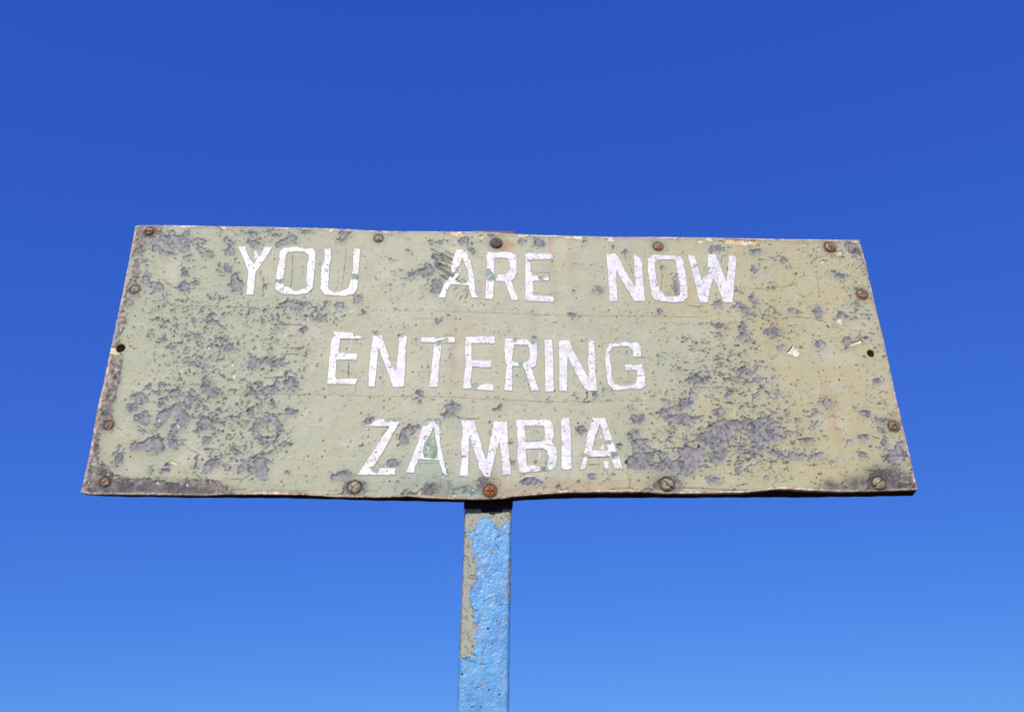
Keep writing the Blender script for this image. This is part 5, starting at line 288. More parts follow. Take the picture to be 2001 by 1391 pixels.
def warp(x, z, a1, s1, a2, s2, seed):
    wx = (fbm(x, z, s1, seed, 2) - 0.5) * 2 * a1 + (vnoise(x / s2, z / s2, seed + 5) - 0.5) * 2 * a2
    wz = (fbm(x, z, s1, seed + 11, 2) - 0.5) * 2 * a1 + (vnoise(x / s2, z / s2, seed + 17) - 0.5) * 2 * a2
    return x + wx, z + wz

W1 = warp(X, Z, 3.6, 8, 2.6, 2.3, 21)
W1 = (W1[0] + (vnoise(X / 1.3, Z / 1.3, 29) - 0.5) * 1.6, W1[1] + (vnoise(X / 1.3, Z / 1.3, 30) - 0.5) * 1.6)
W2 = warp(X, Z, 4.5, 14, 1.6, 3.0, 41)
W3 = warp(X, Z, 0.9, 7, 0.5, 2.0, 61)

peel = np.zeros(X.shape, bool); stamp(peel, PEEL, *W1)
# islands of paint left standing inside the bigger bare patches
soft = blur(peel.astype(np.float32), 2, 2)
wide = blur(peel.astype(np.float32), 6, 2)
# sideways drag of the flakes: long on the right, short and hooked on the left
an = 1.0 + 1.0 * sst(1050, 1400, X)
xr = X / an + 7 * (fbm(X, Z, 6, 72, 2) - 0.5); zr = Z + 7 * (fbm(X, Z, 6, 70, 2) - 0.5)
spk = 0.70 * (ridge(xr, zr, 5.8, 73) - 0.62) + 2.1 * (fbm(xr, zr, 3.6, 76, 3) - 0.5)
peel = (soft * 0.95 + 0.55 * np.sqrt(wide) + spk > 0.675) & (wide > 0.015)
wear = np.zeros(X.shape, bool); stamp(wear, WEAR, *W2)
wear = (blur(wear.astype(np.float32), 4, 2) * 1.25 + 1.1 * (fbm(X, Z, 4.5, 79, 3) - 0.5) + 0.6 * (ridge(X, Z, 9, 69) - 0.7) > 0.5)
cream = np.zeros(X.shape, bool); stamp(cream, CREAM, *warp(X, Z, 1.6, 6, 0.8, 2.2, 81))
teal = np.zeros(X.shape, bool); stamp(teal, TEAL, *warp(X, Z, 2.0, 8, 1.0, 2.2, 101))

# which cells lie under a letter
under = np.zeros(X.shape, bool)
for ch, outer, holes in LETTERS:
    a = np.array(outer); w = window(a[:, 0].min(), a[:, 0].max(), a[:, 1].min(), a[:, 1].max())
    mm = in_poly(X[w], Z[w], outer)
    for hh in holes: mm &= ~in_poly(X[w], Z[w], hh)
    under[w] |= mm
stray = np.zeros(X.shape, bool); stamp(stray, STRAY, *W3)
stray |= False
near_letter = blur(under.astype(np.float32), 4, 2)

# speckle density
Di = np.full(X.shape, 0.12, np.float32) + (0.22 * sst(0.45, 0.75, fbm(X, Z, 55, 125, 3))).astype(np.float32); Dh = np.full(X.shape, 0.02, np.float32)
Dh += 0.12 * sst(1200, 1450, X)
for kd, cx_, cz_, rx, rz, a_ in DENS:
    g = a_ * np.exp(-(((X - cx_) / rx) ** 2 + ((Z - cz_) / rz) ** 2) * 0.9)
    if kd == 'i': Di += g
    else: Dh += g * (0.74 if cz_ < 190 else 0.52)
Di = np.clip(Di * 0.86, 0, 1.0); Dh = np.clip(Dh, 0, 1.1)
Xs, Zs = warp(X, Z, 2.5, 9, 1.0, 2.5, 121)
na = vnoise(Xs / 3.4, Zs / 3.4, 131) * 0.62 + vnoise(Xs / 1.7, Zs / 1.7, 132) * 0.38
nb = fbm(Xs, Zs, 6.5, 135, 3)
nc = vnoise(Xs / 7.5, Zs / 2.8, 141) * 0.6 + vnoise(Xs / 3.2, Zs / 1.5, 142) * 0.4
nd = fbm(Xs / 2.4, Zs, 7.0, 145, 3)
speck = (na > 0.93 - 0.16 * Di) | (nc > 0.93 - 0.13 * Dh)
# hooked wisps, broken pieces of a wandering line
def wisps(sx, thr, seed, D, base, gain, w0, w1):
    xa = Xs / sx
    ln = np.abs(fbm(xa, Zs, 6.0, seed, 2, 0.4) - 0.5)
    gate = vnoise(xa / 3.6, Zs / 3.6, seed + 3) * 0.6 + fbm(xa, Zs, 26, seed + 5, 2) * 0.4
    return (ln < w0 + w1 * D * vnoise(X / 5, Z / 5, seed + 7)) & (gate > base - gain * D)
wisp = wisps(1.0, 0, 801, Di, 0.74, 0.22, 0.018, 0.10) | wisps(2.3, 0, 831, Dh, 0.74, 0.24, 0.02, 0.12)
spot = (nb > 0.84 - 0.17 * Di) | (nd > 0.86 - 0.17 * Dh)
# curls: thin crescent slits where the paint has lifted but not fallen
cur = (np.abs(fbm(Xs, Zs, 6.5, 151, 2) - 0.5) < 0.012 + 0.012 * Di) & (vnoise(Xs / 6, Zs / 6, 152) > 0.86 - 0.26 * Di)
cur |= (np.abs(fbm(Xs / 2.4, Zs, 6.0, 155, 2) - 0.5) < 0.014 + 0.014 * Dh) & (vnoise(Xs / 11, Zs / 5, 156) > 0.84 - 0.34 * Dh)
# the worn rim all round
rim = (eb < 2.2 + 1.6 * (v < 0.5) + 5.0 * fbm(X, Z, 12, 161, 3) * sst(0.35, 0.75, fbm(X, Z, 60, 165, 2)))
free = near_letter < 0.12
speck |= wisp; speck &= free; spot &= free; cur &= free
bare = (peel | spot | speck) & ~under
paint = ~(bare | wear | cream | (teal & ~under) | rim)
paint |= under

# strokes and dots
line = np.zeros(X.shape, np.float32)
for w_, pts in STROKES:
    a = np.array(pts); w = window(a[:, 0].min(), a[:, 0].max(), a[:, 1].min(), a[:, 1].max())
    d = seg_dist(W3[0][w], W3[1][w], pts)
    r = w_ * (0.45 + 0.6 * vnoise(X[w] / 9, Z[w] / 9, 171))
    s_ = np.clip(1 - (d - 0.5 * r) / 0.8, 0, 1) * min(1.0, 0.55 + 0.32 * w_)
    if w_ < 1.2: s_ *= 0.25 + 0.75 * sst(0.15, 0.5, vnoise(X[w] / 7, Z[w] / 7, 175))
    line[w] = np.maximum(line[w], s_)
dotm = np.zeros(X.shape, np.float32)
rs = np.random.RandomState(8)
extra = [(rs.uniform(0.5, 0.95), rs.uniform(20, 1780), rs.uniform(10, 650)) for _ in range(420)]
for w_, x_, z_ in list(DOTS) + extra:
    w = window(x_, x_, z_, z_, 6)
    d = np.hypot(W3[0][w] - x_, (W3[1][w] - z_) * 0.95)
    dotm[w] = np.maximum(dotm[w], np.clip((w_ * 1.25 - d) / 0.8 + 0.5, 0, 1) * (1 if w_ > 1 else 0.6))
wdot = np.zeros(X.shape, np.float32)
for w_, x_, z_ in WDOTS:
    w = window(x_, x_, z_, z_, 6)
    wdot[w] = np.maximum(wdot[w], np.clip((w_ * 1.3 - np.hypot(X[w] - x_, Z[w] - z_)) / 0.9 + 0.5, 0, 1))
wdot = np.maximum(wdot, (wear & (vnoise(X / 3, Z / 3, 181) > 0.965)).astype(np.float32))

# ---- relief, mm towards the viewer
P = paint.astype(np.float32)
lip_n = sst(0.30, 0.65, vnoise(X / 8, Z / 8, 195))
Pb = blur(P, 1, 1)
edge = blur(P, 3, 2)
lip = Pb * (1 - edge) * 3.3 * (0.3 + 1.4 * vnoise(X / 14, Z / 14, 191)) * sst(0.1, 0.0, near_letter)
lip = lip * 0.55 + Pb * (1 - blur(P, 1, 2)) * 2.9 * lip_n * sst(0.1, 0.0, near_letter)
H = base_height(X, Z)
H0 = H.copy()
H = H + 0.8 * Pb + lip
H += (fbm(X, Z, 5, 201, 3) - 0.5) * 0.25 + (fbm(X * 0.25, Z, 4, 205, 2) - 0.5) * 0.18
H += wear * (fbm(X, Z, 4.5, 211, 3) - 0.5) * 2.2
H += (blur(stray.astype(np.float32), 1, 1)) * 0.8 + wdot * 0.5
H -= cream * 1.1 + line * 0.9 + dotm * 0.9
H -= cur * 0.8
H -= np.clip(1 - eb / 2.2, 0, 1) ** 2 * 0.4
H += 2.2 * np.exp(-np.clip(v * 663, 0, 99) / 2.6) * (0.6 + 0.8 * vnoise(X / 25, Z / 25, 197))
for hx, hz, hr in HOLES:
    d = np.hypot(X - hx, (Z - hz))
    H -= 22.0 * sst(hr * 1.08 + 0.6, hr * 1.08 - 1.4, d)
    H += 0.7 * np.exp(-((d - hr - 1) / 1.2) ** 2)
for sx, sz, sr, *_ in SCREWS:
    d = np.hypot(X - sx, Z - sz)
    H -= 1.2 * np.exp(-(d / (sr * 1.15)) ** 4)

# ---- colour
def C(r, g, b, k=0.93): return srgb(r, g, b, k)
n_big = fbm(X, Z, 160, 221, 3); n_mid = fbm(X, Z, 30, 225, 4); n_fine = fbm(X, Z, 3.0, 231, 3); n_str = fbm(X * 0.12, Z, 2.6, 235, 3)
tx = sst(1020, 1520, X + 420 * (n_big - 0.5))
col = C(175, 175, 147) * (1 - tx[..., None]) + C(188, 178, 141) * tx[..., None]
cen = np.exp(-(((X - 900) / 480) ** 2)) * (1 - tx)
col = mix(col, C(188, 184, 158), cen * 0.9)
col = mix(col, C(168, 177, 158), sst(0.5, 0.75, n_mid) * (1 - tx) * 0.5)
col = mix(col, C(197, 192, 170), sst(0.52, 0.8, fbm(X, Z, 55, 241, 3)) * 0.5)
col = mix(col, C(184, 182, 160), sst(0.5, 0.8, fbm(X, Z, 42, 245, 3)) * tx * 0.7)
col = mix(col, C(146, 166, 146), np.exp(-((X - 700) / 130) ** 2 - ((Z - 35) / 40) ** 2) * 0.55)
RC = {'rust': C(176, 128, 82), 'yellow': C(182, 162, 96), 'grime': C(74, 72, 76)}
stainmul = []
for sx, sz, rx, rz, a_, cn in STAIN:
    if a_ <= 0: continue
    g = a_ * np.exp(-np.clip((((X - sx) / rx) ** 2 + ((Z - sz) / rz) ** 2), 0, 30)) * (0.55 + 0.9 * n_mid) * (0.75 + 0.5 * fbm(X, Z * 0.3, 5, 255, 2))
    if cn == 'grime': stainmul.append(g)
    else: col = mix(col, RC[cn], np.clip(g, 0, 0.9).astype(np.float32))
col = col * (1 + 0.13 * (n_fine - 0.5) + 0.12 * (n_str - 0.5))[..., None]
# greenish dirt that gathers along broken paint edges
halo = np.clip(1 - blur(P, 7, 2), 0, 1) * P * sst(0.1, 0.0, near_letter)
col = mix(col, C(136, 148, 132), np.clip(halo * 0.9 * (0.3 + 1.2 * n_mid), 0, 0.6))
# dust of tiny specks
fine = (vnoise(X / 1.5, Z / 1.5, 261) > 0.93).astype(np.float32) * P
col = mix(col, C(140, 146, 126), fine * 0.45)
# darker outline on the board around the lettering
ring = np.clip(blur(under.astype(np.float32), 1, 2) * 2.2, 0, 1) * (1 - under.astype(np.float32))
col = mix(col, C(112, 120, 112), ring * np.clip(0.35 + 0.9 * (fbm(X, Z, 18, 265, 3) - 0.3), 0, 0.9))
# bare primer
prim = C(130, 127, 130) * (1 - tx[..., None]) + C(153, 147, 144) * tx[..., None]
pm = fbm(X, Z, 7, 271, 4)
prim = mix(prim, C(168, 163, 163), sst(0.5, 0.75, pm) * 0.7)
prim = mix(prim, C(92, 90, 100), sst(0.48, 0.3, pm) * 0.8)
prim = mix(prim, C(84, 84, 88), sst(0.05, 0.45, blur(P, 1, 2)) * sst(0.35, 0.6, vnoise(X / 6, Z / 6, 273)) * 0.55)  # shadow under the paint lips put into the primer colour
prim = mix(prim, C(150, 140, 120), sst(0.6, 0.8, fbm(X, Z, 11, 275, 2)) * 0.4)
prim = mix(prim, C(112, 130, 134), sst(0.62, 0.8, fbm(X, Z, 9, 278, 2)) * 0.5)
prim = prim * (0.95 + 0.3 * (n_fine - 0.5))[..., None]
small = (speck & ~peel & ~spot)
prim = mix(prim, C(112, 115, 108), small * 0.6)
b2 = blur(bare.astype(np.float32), 1, 1)
col = mix(col, prim, sst(0.3, 0.7, b2))
# worn rim and corners
wm = fbm(X, Z, 8, 281, 4); wm2 = fbm(X, Z, 16, 285, 3)
wc = np.broadcast_to(C(156, 147, 138), col.shape)
wc = mix(wc, C(118, 118, 122), sst(0.5, 0.7, wm2))
wc = mix(wc, C(176, 158, 140), sst(0.55, 0.75, fbm(X, Z, 6, 283, 3)) * 0.8)
wc = mix(wc, C(156, 138, 122), sst(0.55, 0.75, wm) * 0.8)
wc = mix(wc, C(84, 78, 76), sst(0.47, 0.28, wm) * 0.8)
wc = mix(wc, C(128, 140, 124), sst(0.6, 0.75, fbm(X, Z, 13, 288, 2)) * 0.5)
wc = mix(wc, C(112, 66, 40), sst(0.66, 0.8, fbm(X, Z, 10, 291, 3)) * 0.6)
deep = np.exp(-(Z / 42) ** 2) * sst(330, 60, X) + np.exp(-(Z / 40) ** 2) * sst(1500, 1700, X) * 0.6
wc = mix(wc, C(78, 72, 74), np.clip(deep * (0.1 + 0.9 * wm2), 0, 0.5))
wc = wc * (0.92 + 1.5 * (fbm(X, Z, 4.5, 293, 3) - 0.46) + 1.3 * (fbm(X * 0.7, Z, 14, 298, 3) - 0.48))[..., None]
wc = np.clip(wc, 0.01, 0.8)
wf = sst(0.3, 0.7, blur(wear.astype(np.float32), 1, 1))
col = mix(col, wc, wf)
rimc = mix(np.broadcast_to(C(196, 168, 140), col.shape), C(228, 210, 184), sst(0.45, 0.7, fbm(X, Z, 7, 295, 3)))
rimc = mix(rimc, C(140, 116, 98), sst(0.42, 0.28, fbm(X, Z, 11, 297, 3)) * 0.8)
col = mix(col, rimc, sst(0.3, 0.7, blur((rim & ~cream).astype(np.float32), 1, 1)) * (0.95 - 0.35 * wf))
crc = mix(np.broadcast_to(C(226, 204, 156), col.shape), C(236, 226, 210), sst(0.4, 0.6, fbm(X, Z, 16, 301, 2)) )
crc = mix(crc, C(196, 180, 158), sst(0.55, 0.3, fbm(X, Z, 4, 303, 3)) * 0.7)
crc = mix(crc, C(214, 170, 92), sst(0.52, 0.75, fbm(X, Z * 0.4, 9, 305, 3)) * 0.8 * sst(500, 600, Z))
col = mix(col, crc, sst(0.3, 0.7, blur(cream.astype(np.float32), 1, 1)))
tlc = mix(np.broadcast_to(C(146, 170, 152), col.shape), C(80, 114, 110), sst(0.48, 0.68, fbm(X, Z, 6, 311, 3)))
tlc = mix(tlc, C(206, 214, 206), sst(0.60, 0.70, fbm(X, Z, 3.6, 315, 3)) * 0.8)
col = mix(col, tlc, sst(0.3, 0.7, blur((teal & ~bare).astype(np.float32), 1, 1)) * 0.8)
for g in stainmul:
    col = mix(col, RC['grime'], np.clip(g * (0.4 + 1.2 * wm), 0, 0.85).astype(np.float32))
col = mix(col, C(232, 230, 234), blur(stray.astype(np.float32), 1, 1))
col = mix(col, C(245, 240, 236), np.clip(wdot, 0, 1))
col = mix(col, C(62, 60, 52), np.clip(blur(cur.astype(np.float32), 1, 1) * 1.3, 0, 0.8))  # curl slits darkened, the shadow of lifted lips set in the colour
col = mix(col, C(50, 46, 40), np.clip(line * 0.9, 0, 0.92))
col = mix(col, C(44, 38, 34), np.clip(dotm * 0.95, 0, 0.95))
for sx, sz, sr, sk, sa, look in SCREWS:
    d = np.hypot(X - sx, Z - sz) + 2.5 * (n_mid - 0.5)
    g = np.exp(-((d - sr - 0.4) / 2.2) ** 2) * 0.85 + np.exp(-(d / (sr * 1.9)) ** 4) * 0.28  # dark ring: grime plus the screw head's shadow in the board colour
    col = mix(col, C(66, 56, 48), np.clip(g * (0.55 + 0.8 * n_fine), 0, 0.9).astype(np.float32))
for hx, hz, hr in HOLES:
    d = np.hypot(X - hx, Z - hz)
    col = mix(col, C(70, 44, 26), sst(hr + 0.3, hr - 1.5, d))
    col = mix(col, C(226, 190, 130), (np.exp(-((d - hr - 0.8) / 1.0) ** 2) * 0.8).astype(np.float32))
col = np.clip(col, 0.004, 0.9)

rough = 0.62 + 0.1 * (n_mid - 0.5) - 0.10 * bare + 0.1 * wear
mat_face = tint_mat('painted_board', n_scale=1400, n_amt=0.10, bump=0.2, bump_scale=900, use_rough=True, spec=0.35)

def to_world(x, h, z):
    return np.stack([x / 1000.0 - HALF, -h / 1000.0, z / 1000.0 + BOARD_BASE], -1)

V = to_world(X, H, Z).reshape(-1, 3)
Q = grid_quads(NX, NZ)
# thin edge of the face sheet, running 4 mm back
idx = np.arange(NX * NZ).reshape(NX, NZ)
loop = np.concatenate([idx[:, 0], idx[-1, 1:], idx[-2::-1, -1], idx[0, -2:0:-1]])
back = V[loop].copy(); back[:, 1] = 0.0042
nb_ = len(V) + np.arange(len(loop))
sk = np.stack([loop, nb_, np.roll(nb_, -1), np.roll(loop, -1)], -1)
cf = col.reshape(-1, 3)
bc = cf[loop] * 0.5 + C(196, 168, 136) * 0.5
V2 = np.concatenate([V, back]); Q2 = np.concatenate([Q, sk]); C2 = np.concatenate([cf, bc]); R2 = np.concatenate([rough.ravel(), np.full(len(loop), 0.8)])
face = mesh_from('face_sheet', V2, Q2, mat_face, sign, C2, True, R2)
face['label'] = 'khaki green painted sheet, flaked to grey, with two empty screw holes'

# ---- backing board behind the face sheet
def build_backing():
    m, nt, p = new_mat('shade_dark_timber')  # timber kept near black, the underside's shade put into its colour
    N = nt.nodes.new; L = nt.links.new
    tc = N('ShaderNodeTexCoord'); mp = N('ShaderNodeMapping'); mp.inputs['Scale'].default_value = (6, 60, 60)
    no = N('ShaderNodeTexNoise'); no.inputs['Scale'].default_value = 4; no.inputs['Detail'].default_value = 6
    cr = N('ShaderNodeValToRGB')
    cr.color_ramp.elements[0].color = (0.006, 0.005, 0.004, 1); cr.color_ramp.elements[1].color = (0.03, 0.022, 0.016, 1)
    L(tc.outputs['Object'], mp.inputs['Vector']); L(mp.outputs['Vector'], no.inputs['Vector']); L(no.outputs['Fac'], cr.inputs['Fac'])
    L(cr.outputs['Color'], p.inputs['Base Color']); p.inputs['Roughness'].default_value = 0.9; p.inputs['Specular IOR Level'].default_value = 0.1
    n = 240
    x = np.linspace(0, 1, n)
    vs = []
    ring = []
    for t in x:
        xx = -4.0 + t * 1816.0
        xf = min(max(xx, 2), 1798)
        zf = float(prof(BOT, np.array([xf]))[0]) + 1.2
        zu = float(prof(UNDER, np.array([xx]))[0])
        zt_ = float(prof(TOP, np.array([xf]))[0]) - 2.5
        # narrow to the same outline as the face
        ring.append((xf, zf, zu, zt_))
    for (xx, zf, zu, zt_) in ring:
        j = 0.6 * math.sin(xx * 0.11) + 0.5 * math.sin(xx * 0.047 + 1)
        vs += [(xx, -0.0045, zf), (xx, -0.028, zu + j * 0.6), (xx, -0.028, zt_ - 1), (xx, -0.0045, zt_)]
    # shear the ends to follow the board's slightly uneven sides
    vv = []
    for (xx, yy, zz) in vs:
        l = float(profz(LEF, np.array([zz]))[0]); r = float(profz(RIG, np.array([zz]))[0])
        t = (xx - 2) / 1796.0
        right_proud = 3.0 * max(0.0, 1 - (1 - t) * 40)
        vv.append(((l + 1.5 + (r - l - 3) * t + right_proud) / 1000 - HALF, -yy, zz / 1000 + BOARD_BASE))
    q = []
    for i in range(n - 1):
        for k_ in range(4):
            a = i * 4 + k_; b = i * 4 + (k_ + 1) % 4
            q.append((a, b, b + 4, a + 4))
    q.append((3, 2, 1, 0)); e = (n - 1) * 4; q.append((e, e + 1, e + 2, e + 3))
    o = mesh_from('backing_board', vv, q, m, sign, smooth=False)
    # the outer right edge shows bare red brown wood
    m2, nt2, p2 = new_mat('red_brown_edge')
    p2.inputs['Base Color'].default_value = (0.30, 0.13, 0.08, 1); p2.inputs['Roughness'].default_value = 0.8
    no2 = nt2.nodes.new('ShaderNodeTexNoise'); no2.inputs['Scale'].default_value = 160
    cr2 = nt2.nodes.new('ShaderNodeValToRGB')
    cr2.color_ramp.elements[0].color = (0.09, 0.035, 0.025, 1); cr2.color_ramp.elements[1].color = (0.5, 0.27, 0.2, 1)
    nt2.links.new(no2.outputs['Fac'], cr2.inputs['Fac']); nt2.links.new(cr2.outputs['Color'], p2.inputs['Base Color'])
    o.data.materials.append(m2)
    for p_ in o.data.polygons:
        if abs(p_.normal.x) > 0.8: p_.material_index = 1
    # strip of the same wood showing past the right edge of the face
build_backing()

# ---------------------------------------------------------------- letters
mat_white = tint_mat('white_letter_paint', rough=0.5, spec=0.4, n_scale=1100, n_amt=0.035, bump=0.12, bump_scale=500)
def build_letter(ch, outer, holes):
    a = np.array(outer); s = 0.7
    x0, x1 = a[:, 0].min() - 2, a[:, 0].max() + 2; z0, z1 = a[:, 1].min() - 2, a[:, 1].max() + 2
    nx = int((x1 - x0) / s) + 1; nz = int((z1 - z0) / s) + 1
    gx, gz = np.meshgrid(np.linspace(x0, x1, nx), np.linspace(z0, z1, nz), indexing='ij')
    gx = gx.astype(np.float32); gz = gz.astype(np.float32)
    wx, wz = warp(gx, gz, 0.5, 8, 0.2, 1.8, 401)
    m = in_poly(wx, wz, outer)
    for h in holes: m &= ~in_poly(wx, wz, h)
    tw = warp(gx, gz, 2.0, 8, 1.0, 2.2, 101)
    for t in TEAL:
        b = np.array(t)
        if b[:, 0].max() < x0 or b[:, 0].min() > x1 or b[:, 1].max() < z0 or b[:, 1].min() > z1: continue
        m &= ~in_poly(tw[0], tw[1], t)
    for t in PEEL:
        b = np.array(t)
        if b[:, 0].max() < x0 or b[:, 0].min() > x1 or b[:, 1].max() < z0 or b[:, 1].min() > z1: continue
        sl = in_poly(tw[0], tw[1], t)
        m &= ~(sl & (vnoise(gx / 5, gz / 5, 411) > 0.45))
    # chips along the rim and pinholes
    mb = blur(m.astype(np.float32), 2, 1)
    m &= ~((mb < 0.93) & (fbm(gx, gz, 4.5, 421, 2) > 0.79))
    m &= ~((fbm(gx, gz, 2.4, 425, 2) > 0.94))
    m &= ~((fbm(gx, gz, 6.0, 427, 3) > 0.80))
    mf = m.astype(np.float32)
    cell = m[:-1, :-1] & m[1:, :-1] & m[1:, 1:] & m[:-1, 1:]
    # colour
    c = np.broadcast_to(C(244, 241, 240, 0.88), gx.shape + (3,)).astype(np.float32)
    nm = fbm(gx, gz, 9, 431, 3)
    c = mix(c, C(214, 210, 222, 0.88), sst(0.45, 0.72, nm) * 0.8)
    c = c * (1 + 0.10 * (fbm(gx, gz, 2.2, 433, 2) - 0.5))[..., None]
    c = mix(c, C(240, 228, 222, 0.86), sst(0.55, 0.8, fbm(gx, gz, 14, 435, 2)) * 0.6)
    # hairline cracks, mostly across the strokes
    cr = np.abs(fbm(gx * 0.35, gz, 24, 441, 2) - 0.5)
    cr2 = np.abs(fbm(gx, gz * 0.6, 20, 445, 2) - 0.5)
    crack = np.maximum(sst(0.010, 0.004, cr) * sst(0.4, 0.55, vnoise(gx / 12, gz / 12, 447)), sst(0.007, 0.003, cr2) * sst(0.55, 0.7, vnoise(gx / 10, gz / 10, 449)))
    c = mix(c, C(128, 126, 134), crack * 0.85)
    thin = sst(0.60, 0.78, fbm(gx, gz, 7, 461, 4)) * 0.4
    c = mix(c, C(196, 196, 176, 0.9), thin)
    c = mix(c, C(206, 198, 184, 0.9), sst(0.62, 0.8, fbm(gx * 0.5, gz, 12, 465, 3)) * 0.5)
    sp_ = (vnoise(gx / 1.4, gz / 1.4, 467) > 0.975).astype(np.float32)
    c = mix(c, C(130, 132, 126), sp_ * 0.6)
    edge_ = np.clip(1 - blur(mf, 1, 2), 0, 1) * mf
    c = mix(c, C(190, 188, 190), np.clip(edge_ * 1.0, 0, 0.55))
    h = base_height(gx, gz) + 1.7 + (fbm(gx, gz, 6, 451, 3) - 0.5) * 0.5 - crack * 0.35
    ii = -np.ones(gx.shape, np.int64)
    used = np.zeros(gx.shape, bool)
    used[:-1, :-1] |= cell; used[1:, :-1] |= cell; used[1:, 1:] |= cell; used[:-1, 1:] |= cell
    ii[used] = np.arange(used.sum())
    V_ = to_world(gx[used], h[used], gz[used])
    nV = len(V_)
    ci, cj = np.nonzero(cell)
    q = np.stack([ii[ci, cj], ii[ci + 1, cj], ii[ci + 1, cj + 1], ii[ci, cj + 1]], -1)
    # walls down to the board all round
    cp = np.pad(cell, 1)
    walls = []
    for (di, dj, a0, a1) in ((-1, 0, (0, 1), (0, 0)), (1, 0, (1, 0), (1, 1)), (0, -1, (0, 0), (1, 0)), (0, 1, (1, 1), (0, 1))):
        nbm = cp[1 + di:cp.shape[0] - 1 + di, 1 + dj:cp.shape[1] - 1 + dj]
        bi, bj = np.nonzero(cell & ~nbm)
        p0 = ii[bi + a0[0], bj + a0[1]]; p1 = ii[bi + a1[0], bj + a1[1]]
        walls.append(np.stack([p1, p0, p0 + nV, p1 + nV], -1))
    walls = np.concatenate(walls)
    Vb = V_.copy(); Vb[:, 1] += 0.0011
    allq = np.concatenate([q, walls])
    rem = -np.ones(2 * nV, np.int64); usedv = np.unique(allq); rem[usedv] = np.arange(len(usedv))
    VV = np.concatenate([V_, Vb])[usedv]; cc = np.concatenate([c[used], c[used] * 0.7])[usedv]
    o = mesh_from('letter', VV, rem[allq], mat_white, sign, cc, True)
    o['label'] = 'white painted letter ' + ch
for ch, outer, holes in LETTERS:
    build_letter(ch, outer, holes)

# ---------------------------------------------------------------- screws
def build_screw(x, z, r, kind, ang, look, seed):
    r = r * (0.93 if r > 13.9 else 0.84)
    n = 34
    a = np.linspace(-1, 1, n)
    A, B = np.meshgrid(a, a, indexing='ij')
    px = A * np.sqrt(1 - B * B / 2); pz = B * np.sqrt(1 - A * A / 2)      # square grid onto a disc
    rr = np.hypot(px, pz)
    th = math.radians(ang)
    s = px * math.cos(th) + pz * math.sin(th); t = -px * math.sin(th) + pz * math.cos(th)
    dome = 0.42 * r * np.sqrt(np.clip(1 - (rr * 0.97) ** 2, 0, 1)) ** 0.8
    if kind == 'slot':
        slot = sst(0.16, 0.08, np.abs(t))
    else:
        slot = np.maximum(sst(0.14, 0.07, np.abs(t)) * sst(0.62, 0.5, np.abs(s)), sst(0.14, 0.07, np.abs(s)) * sst(0.62, 0.5, np.abs(t)))
    nz_ = fbm(px * r + seed * 17, pz * r, 4, 501, 3)
    h = dome * (1 - 0.12 * nz_) - slot * 0.26 * r * (0.35 + 0.65 * ((seed * 37) % 10) / 9.0) + (nz_ - 0.5) * 0.12 * r
    h = np.where(rr > 0.985, -1.0, h)
    base = float(base_height(np.array([x], np.float32), np.array([z], np.float32))[0]) - 0.2
    cols = {'rust': (C(134, 88, 62), C(190, 142, 108), C(58, 40, 30)), 'painted': (C(138, 126, 98), C(172, 164, 134), C(92, 58, 38)),
            'dark': (C(74, 54, 52), C(104, 84, 84), C(36, 26, 26)), 'orange': (C(150, 80, 30), C(188, 114, 54), C(92, 44, 18))}[look]
    c = np.broadcast_to(cols[0], px.shape + (3,))
    c = mix(c, cols[1], sst(0.48, 0.7, nz_)); c = mix(c, cols[2], sst(0.45, 0.25, fbm(px * r + seed * 5, pz * r, 3, 511, 2)))
    c = mix(c, cols[2] * 0.45, slot * (0.35 + 0.5 * ((seed * 37) % 10) / 9.0) * (0.5 + nz_))
    c = mix(c, C(178, 166, 140), sst(0.55, 0.7, fbm(px * r + seed * 9, pz * r, 4, 521, 3)) * (0.7 if look in ('painted', 'rust') else 0.15))
    c = mix(c, cols[2] * 0.8, sst(0.88, 1.0, rr) * 0.7)
    V_ = to_world(x + px * r, base + h, z + pz * r)
    o = mesh_from('screw', V_.reshape(-1, 3), grid_quads(n, n), mat_screw, sign, c.reshape(-1, 3), True)
    o['label'] = {'rust': 'rusty slotted screw', 'painted': 'slotted screw with old khaki paint on its head', 'dark': 'dark brown cross-head screw', 'orange': 'orange rusted cross-head screw'}[look]
mat_screw = tint_mat('rusted_screw', rough=0.6, spec=0.5, n_scale=1500, n_amt=0.25, bump=0.4, bump_scale=900)
for k_, (x, z, r, kind, ang, look) in enumerate(SCREWS):
    build_screw(x, z, r, kind, ang, look, k_ + 1)

